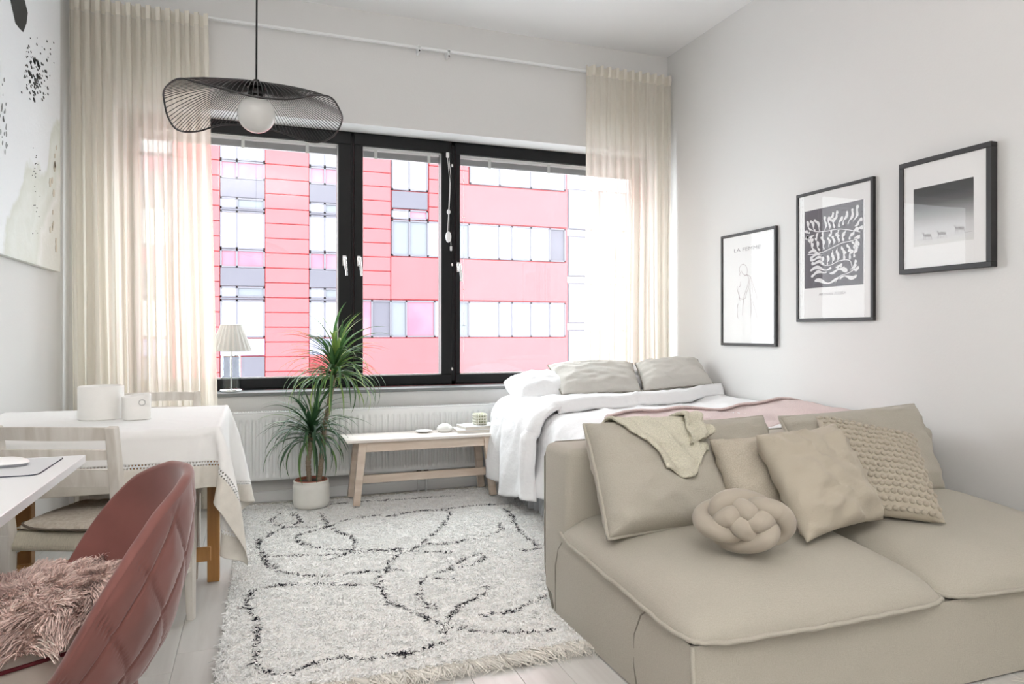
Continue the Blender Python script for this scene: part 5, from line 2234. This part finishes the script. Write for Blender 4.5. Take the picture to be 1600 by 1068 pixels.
def photo_mat():
    m = bpy.data.materials.new('misty_photo')
    m.use_nodes = True
    nt = m.node_tree
    b = nt.nodes['Principled BSDF']
    tc = nt.nodes.new('ShaderNodeTexCoord')
    sp = nt.nodes.new('ShaderNodeSeparateXYZ')
    nt.links.new(tc.outputs['Generated'], sp.inputs[0])
    r = nt.nodes.new('ShaderNodeValToRGB')
    els = r.color_ramp.elements
    els[0].position, els[0].color = 0.0, (.62, .62, .60, 1)
    els[1].position, els[1].color = 1.0, (.035, .036, .036, 1)
    for p, c in ((.12, .60), (.30, .52), (.48, .30), (.70, .10), (.85, .05)):
        e = els.new(p)
        e.color = (c, c, c, 1)
    nt.links.new(sp.outputs['Z'], r.inputs[0])
    nt.links.new(r.outputs[0], b.inputs['Base Color'])
    b.inputs['Roughness'].default_value = .6
    return m


a_, b_, c_, d2_ = uv3(.13, .21), uv3(.855, .21), uv3(.855, .77), uv3(.13, .77)
make('misty_photograph', MB().box(a_.x - .0004, a_.x, b_.y, a_.y, a_.z, d2_.z), photo_mat(), r3, smooth=False)
mb = MB()
for (u0, v0, s) in ((.31, .30, .045), (.49, .30, .045), (.70, .325, .047)):
    strokes(mb, [(u0 - s * 1.0, v0 + s * .15), (u0, v0 + s * .1), (u0 + s, v0)], [s * .10, s * .17, s * .12], uv3, .0012)
    strokes(mb, [(u0 - s * .9, v0), (u0 - s * 1.3, v0 + s * .8), (u0 - s * 1.7, v0 + s * .6)], [s * .09, s * .05, s * .03], uv3, .0012)
    for dxx, lean in ((-.9, -.3), (-.6, .2), (.6, -.2), (.9, .35)):
        strokes(mb, [(u0 + s * dxx, v0), (u0 + s * (dxx + lean), v0 - s * 1.0)], s * .03, uv3, .0012)
strokes(mb, [(.20, .268), (.5, .272), (.84, .285)], .0005, uv3, .0012)
make('zebra_silhouettes', mb, INKD, r3, smooth=False)

# canvas on the left wall
cv = thing('canvas_painting', 'large abstract canvas in white, beige and black on the left wall', 'painting', (XL, 3.6, 1.43))


def paint_mat():
    m = bpy.data.materials.new('abstract_paint')
    m.use_nodes = True
    nt = m.node_tree
    b = nt.nodes['Principled BSDF']
    b.inputs['Roughness'].default_value = .7
    tc = nt.nodes.new('ShaderNodeTexCoord')
    ge = nt.nodes.new('ShaderNodeNewGeometry')
    sp = nt.nodes.new('ShaderNodeSeparateXYZ')
    nt.links.new(ge.outputs['Position'], sp.inputs[0])
    n = nt.nodes.new('ShaderNodeTexNoise')
    n.inputs['Scale'].default_value = 3.2
    n.inputs['Detail'].default_value = 6
    nt.links.new(ge.outputs['Position'], n.inputs['Vector'])
    # line z = 1.45 + .83 (y - 3.54)
    a = nt.nodes.new('ShaderNodeMath'); a.operation = 'MULTIPLY_ADD'
    a.inputs[1].default_value = .83
    a.inputs[2].default_value = 1.45 - .83 * 3.54
    nt.links.new(sp.outputs['Y'], a.inputs[0])
    s = nt.nodes.new('ShaderNodeMath'); s.operation = 'SUBTRACT'
    nt.links.new(a.outputs[0], s.inputs[0])
    nt.links.new(sp.outputs['Z'], s.inputs[1])
    k = nt.nodes.new('ShaderNodeMath'); k.operation = 'MULTIPLY_ADD'
    k.inputs[1].default_value = .9
    nt.links.new(n.outputs['Fac'], k.inputs[0])
    nt.links.new(s.outputs[0], k.inputs[2])
    r = nt.nodes.new('ShaderNodeValToRGB')
    els = r.color_ramp.elements
    els[0].position, els[0].color = .40, (.80, .82, .84, 1)
    els[1].position, els[1].color = 1.0, (.72, .71, .66, 1)
    for p, c in ((.46, (.66, .68, .62)), (.60, (.74, .76, .72)), (.78, (.68, .69, .63)), (.9, (.80, .79, .76))):
        e = els.new(p)
        e.color = (*c, 1)
    nt.links.new(k.outputs[0], r.inputs[0])
    nt.links.new(r.outputs[0], b.inputs['Base Color'])
    n2 = nt.nodes.new('ShaderNodeTexNoise')
    n2.inputs['Scale'].default_value = 40
    nt.links.new(ge.outputs['Position'], n2.inputs['Vector'])
    bp_ = nt.nodes.new('ShaderNodeBump')
    bp_.inputs['Distance'].default_value = .002
    nt.links.new(n2.outputs['Fac'], bp_.inputs['Height'])
    nt.links.new(bp_.outputs[0], b.inputs['Normal'])
    return m


make('canvas', MB().box(XL + .002, XL + .032, 2.75, 4.51, 1.432, 2.98, .002, 1), paint_mat(), cv, smooth=False)
PNT = mat('black_paint', (.02, .022, .022), .6)
PNT2 = mat('grey_paint', (.35, .36, .36), .7)
PNTB = mat('tan_paint', (.60, .54, .44), .7)
xpf = XL + .0325


def blot(mb, poly):
    n = len(poly)
    vs = [(xpf, y, z) for y, z in poly] + [(xpf + .0015, y, z) for y, z in poly]
    fs = [tuple(range(n)), tuple(range(2 * n - 1, n - 1, -1))] + [(i, (i + 1) % n, n + (i + 1) % n, n + i) for i in range(n)]
    mb.add(vs, fs)


def cpx(x, y):
    # point of the canvas plane seen at the stated place of the photograph's frame (X = XL + .032)
    X_ = XL + .032
    u = (x - 800) / 1101.
    t = X_ / (.342 + .94 * u)
    return ((.94 - .342 * u) * t, 1.1 + (519 - y) / 1101. * t)


mb = MB()
blot(mb, [cpx(*p) for p in ((16, 0), (28, -8), (38, 0), (43, 20), (41, 36), (36, 50), (30, 44), (24, 36), (20, 18))])
rb = random.Random(3)
for i in range(120):
    x = rb.gauss(58, 12)
    y = rb.gauss(115, 24)
    s = rb.uniform(.3, 1.7)
    if x > 90 or x < 20:
        continue
    if i < 12:
        x, y, s = rb.gauss(52, 4), rb.gauss(110, 14), rb.uniform(1.6, 3.0)
    blot(mb, [cpx(x + s * .6 * math.cos(a) + (.5 * s * math.sin(a)), y + s * 1.9 * math.sin(a)) for a in [k * PI / 3 for k in range(6)]])
for i in range(26):
    x, y, s = rb.gauss(57, 4), rb.uniform(230, 370), rb.uniform(.3, .8)
    blot(mb, [cpx(x + s * math.cos(a), y + s * 1.3 * math.sin(a)) for a in [k * PI / 3 for k in range(6)]])
make('black_paint_marks', mb, PNT, cv, smooth=False, kind='stuff')
mb = MB()
for i in range(26):
    x, y, s = rb.uniform(0, 12), rb.uniform(120, 240), rb.uniform(.3, 1.2)
    blot(mb, [cpx(x + s * math.cos(a), y + s * 5 * math.sin(a)) for a in [k * PI / 3 for k in range(6)]])
make('grey_paint_marks', mb, PNT2, cv, smooth=False, kind='stuff')
mb = MB()
for i in range(14):
    x, y, s = rb.gauss(85, 3), rb.uniform(230, 400), rb.uniform(.6, 1.8)
    if x < 91:
        blot(mb, [cpx(x + s * math.cos(a), y + s * 5 * math.sin(a)) for a in [k * PI / 3 for k in range(6)]])
make('tan_paint_marks', mb, PNTB, cv, smooth=False, kind='stuff')

# ================================================================== RUGS
RX_0, RX_1, RY_0, RY_1 = -.115, 1.88, 2.235, 4.70
rug = thing('rug', 'large shaggy cream rug with black wandering lines and a fringe', 'rug', (.88, 3.45, 0))
mb = MB()


def skew(x, y):
    """left edge runs slightly inward towards the window"""
    k = (y - 2.4) / 2.3
    return x + (.055 * k if x < 1.0 else 0) * (1 - (x - RX_0) / 2.0), y + .0 


def rugb(u, v):
    x = RX_0 + (RX_1 - RX_0) * u
    y = RY_0 + (RY_1 - RY_0) * v
    x, y = skew(x, y)
    e = min(u, 1 - u, v * 1.2, (1 - v) * 1.2)
    return Vector((x, y, .004 + .012 * smooth01(e / .012) + .003 * nz(x * 20, y * 20, 0)))


mb.grid(rugb, 120, 150)
mb.box(RX_0 + .055, RX_1 - .01, RY_0 + .01, RY_1 - .01, .001, .01)
make('backing', mb, mat('rug_backing', (.74, .72, .69), .95), rug, ang=180)
LINES = [[(0.13,4.41),(0.08,4.28),(0.12,4.18),(0.16,4.11),(0.1,4.03),(0.03,3.91),(0.01,3.76),(0.04,3.58),(0.05,3.46),(0.08,3.38)],[(0.16,4.1),(0.23,4.17),(0.24,4.31),(0.2,4.42)],[(0.37,4.33),(0.38,4.17),(0.38,4.03),(0.42,3.91),(0.47,3.82),(0.48,3.7),(0.46,3.57),(0.4,3.49),(0.35,3.46)],[(0.38,4.03),(0.27,3.97),(0.21,3.92),(0.2,3.85),(0.23,3.74),(0.3,3.65),(0.38,3.59),(0.48,3.55),(0.6,3.51),(0.74,3.49),(0.83,3.53),(0.93,3.5),(1.04,3.54),(1.08,3.55)],[(0.04,3.58),(0.11,3.59),(0.22,3.57),(0.31,3.53),(0.41,3.52),(0.5,3.51),(0.64,3.48),(0.8,3.4),(0.93,3.36)],[(0.16,4.1),(0.29,4.07),(0.38,4.03),(0.45,4.12),(0.52,4.17),(0.66,4.19),(0.73,4.14),(0.83,4.18),(0.93,4.21),(1.03,4.19),(1.1,4.19),(1.24,4.22),(1.36,4.22),(1.43,4.18)],[(1.1,4.19),(1.09,4.09),(1.03,3.94),(0.94,3.75),(0.86,3.65),(0.81,3.56),(0.75,3.49),(0.64,3.4),(0.58,3.3),(0.56,3.21),(0.52,3.14),(0.5,3.05),(0.5,2.96),(0.5,2.84),(0.52,2.77)],[(0.04,3.56),(0.09,3.48),(0.08,3.38),(0.15,3.31),(0.25,3.23),(0.34,3.21),(0.41,3.23),(0.55,3.21),(0.63,3.18)],[(-0.0,3.14),(0.03,3.16),(0.1,3.18),(0.18,3.16),(0.3,3.12),(0.4,3.07),(0.5,3.05)],[(0.01,3.15),(-0.02,3.13),(-0.03,3.03),(-0.02,2.92),(0.0,2.84),(0.01,2.71),(0.0,2.59),(0.0,2.47),(0.03,2.38),(0.08,2.34),(0.12,2.35),(0.17,2.39),(0.21,2.4),(0.28,2.4),(0.34,2.36),(0.4,2.36),(0.47,2.35),(0.53,2.36),(0.59,2.38),(0.63,2.44),(0.66,2.52),(0.71,2.62),(0.77,2.7),(0.84,2.75),(0.89,2.77),(0.93,2.86)],[(0.52,2.77),(0.55,2.75),(0.58,2.67),(0.62,2.59),(0.66,2.52),(0.72,2.47),(0.78,2.43),(0.85,2.4),(0.92,2.37),(1.01,2.36)],[(0.66,2.7),(0.64,2.76),(0.63,2.82),(0.64,2.91),(0.67,2.99),(0.69,3.04),(0.76,3.08),(0.82,3.12),(0.89,3.19),(0.96,3.26),(1.03,3.29),(1.04,3.23),(0.99,3.17),(0.92,3.15),(0.81,3.11)],[(1.44,4.09),(1.41,3.86),(1.35,3.6),(1.34,3.41),(1.34,3.27),(1.25,3.26)],[(1.3,3.78),(1.27,3.66),(1.19,3.58),(1.14,3.58)],[(0.81,2.58),(0.91,2.57),(1.0,2.6),(1.06,2.64),(1.11,2.67)],[(0.71,3.06),(0.75,3.02),(0.83,2.97)],[(0.45,4.56),(0.62,4.58),(0.84,4.54),(1.06,4.53),(1.23,4.53)]]
segs = []
for l in LINES:
    for p, q in zip(l, l[1:]):
        segs.append((*p, *q))
segs = np.array(segs)
rs = np.random.RandomState(21)
sp_ = .0115
gx_, gy_ = np.meshgrid(np.arange(RX_0, RX_1, sp_), np.arange(RY_0, RY_1, sp_ * .95))
gx_ = gx_ + rs.uniform(-.45, .45, gx_.shape) * sp_
gy_ = gy_ + rs.uniform(-.45, .45, gy_.shape) * sp_
T = np.stack([gx_.ravel(), gy_.ravel()], 1)
kk = (T[:, 1] - 2.4) / 2.3
T[:, 0] += .055 * kk * (1 - (T[:, 0] - RX_0) / 2.0) * (T[:, 0] < 1.0)
# leave out what lies under the sofa and the bed, where nothing shows
T = T[~((T[:, 0] > 1.25) & (T[:, 1] < 2.60))]
T = T[~((T[:, 0] > 1.62) & (T[:, 1] > 2.76))]
A_ = segs[:, :2]
D_ = segs[:, 2:] - A_
LL = (D_ ** 2).sum(1)
dist = np.full(len(T), 9.)
for a, d, l in zip(A_, D_, LL):
    t = np.clip(((T - a) @ d) / l, 0, 1)
    dist = np.minimum(dist, np.linalg.norm(T - a - t[:, None] * d, axis=1))
dark = (dist < .0085 + .004 * rs.randn(len(T))) & (rs.rand(len(T)) < .80)
# clumps: tufts of one clump lean together
cl = np.array([[noise.noise(Vector((p[0] * 22, p[1] * 30, k * 5.))) for k in range(3)] for p in T])
K = 6
roots = np.repeat(T, K, 0) + rs.randn(len(T) * K, 2) * .0034
roots = np.concatenate([roots, np.full((len(roots), 1), .012)], 1)
clr = np.repeat(cl, K, 0)
n = len(roots)
dirs = np.stack([clr[:, 0] * 1.3 + rs.randn(n) * .50, clr[:, 1] * 1.3 + rs.randn(n) * .50 - .15, np.full(n, .75)], 1)
dirs /= np.linalg.norm(dirs, axis=1, keepdims=True)
bend = np.stack([clr[:, 1] * .6 + rs.randn(n) * .3, clr[:, 0] * .6 + rs.randn(n) * .3, np.full(n, -.35)], 1)
lens = .014 + .006 * rs.rand(n) + .010 * clr[:, 2]
wid = .0026 + .0012 * rs.rand(n)
dk = np.repeat(dark, K)
tone = (.93 + .12 * rs.rand(n))[:, None]
cols = np.where(dk[:, None], np.array([[.022, .022, .030]]), np.array([[.90, .90, .885]]) * tone)
V, F, C = ribbons(roots, dirs, lens, wid, bend, cols, 3, rs)
ribbon_object('shag_pile', V, F, C, FIB, rug, kind='stuff', label='cream wool pile with black lines worked into it')
# fringes at both short ends
for (y_e, sg, nf, Lf) in ((RY_0 + .01, -1, 900, .085), (RY_1 - .01, 1, 500, .07)):
    n = nf * 4
    xs = rs.uniform(RX_0 + (0 if sg < 0 else .06), RX_1 if sg > 0 else 1.3, n)
    cln = np.array([[noise.noise(Vector((x * 34, 3. * sg, k * 5.))) for k in range(3)] for x in xs])
    roots = np.stack([xs, y_e + rs.randn(n) * .008 + .012 * cln[:, 2], np.full(n, .012)], 1)
    dirs = np.stack([cln[:, 0] * 1.6 + rs.randn(n) * .35, np.full(n, sg * .9) + .4 * cln[:, 1], np.full(n, .35)], 1)
    dirs /= np.linalg.norm(dirs, axis=1, keepdims=True)
    bend = np.stack([cln[:, 1] * 1.0 + rs.randn(n) * .4, rs.randn(n) * .2, np.full(n, -.40)], 1)
    lens = Lf * (.6 + .5 * rs.rand(n))
    wid = .0022 + .0012 * rs.rand(n)
    cols = np.array([[.80, .77, .71]]) * (.8 + .3 * rs.rand(n))[:, None]
    V, F, C = ribbons(roots, dirs, lens, wid, bend, cols, 6, rs)
    V[:, 2] = np.maximum(V[:, 2], .0015 + .003 * rs.rand(len(V)))
    ribbon_object('fringe', V, F, C, FIB, rug, kind='stuff', label='knotted cream fringe')

r2g = thing('rug', 'corner of a flat cream rug with fringe on the floor right of the sofa front', 'rug', (2.7, .9, 0))
make('woven_field', MB().box(2.30, 3.06, .25, 1.49, .001, .010, .003, 1), mat('flat_rug', (.66, .63, .56), .95, bump='voronoi', bscale=120, bdist=.004), r2g, smooth=False)
n = 900
xs = rs.uniform(2.29, 3.05, n)
roots = np.stack([xs, np.full(n, 1.485), np.full(n, .008)], 1)
dirs = np.stack([rs.randn(n) * .35, np.full(n, 1.), np.full(n, .12)], 1)
V, F, C = ribbons(roots, dirs, .04 + .02 * rs.rand(n), .0014 + .0008 * rs.rand(n), np.stack([rs.randn(n) * .4, rs.randn(n) * .2, np.full(n, -.15)], 1), np.array([[.72, .69, .62]]) * (.85 + .3 * rs.rand(n))[:, None], 4, rs)
V[:, 2] = np.maximum(V[:, 2], .0015)
ribbon_object('fringe', V, F, C, FIB, r2g, kind='stuff')
n = 700
ys = rs.uniform(.3, 1.49, n)
roots = np.stack([np.full(n, 2.305), ys, np.full(n, .008)], 1)
dirs = np.stack([np.full(n, -1.), rs.randn(n) * .35, np.full(n, .12)], 1)
V, F, C = ribbons(roots, dirs, .03 + .02 * rs.rand(n), .0014 + .0008 * rs.rand(n), np.stack([rs.randn(n) * .2, rs.randn(n) * .4, np.full(n, -.15)], 1), np.array([[.72, .69, .62]]) * (.85 + .3 * rs.rand(n))[:, None], 4, rs)
V[:, 2] = np.maximum(V[:, 2], .0015)
ribbon_object('fringe', V, F, C, FIB, r2g, kind='stuff')

# things of one kind carry one group phrase
GROUPS = {'curtain': 'sheer curtains at the window', 'dining_chair': 'white washed dining chairs at the table', 'book': 'white books stacked on the bench',
          'back_cushion': 'large back cushions on the sofa', 'throw_pillow': 'small pillows on the sofa', 'bed_pillow': 'white pillows on the bed',
          'bed_cushion': 'linen cushions at the head of the bed', 'picture': 'black framed pictures on the right wall'}
for o in list(COL.objects):
    if o.parent is None:
        g = GROUPS.get(o.name.split('.')[0])
        if g:
            o['group'] = g
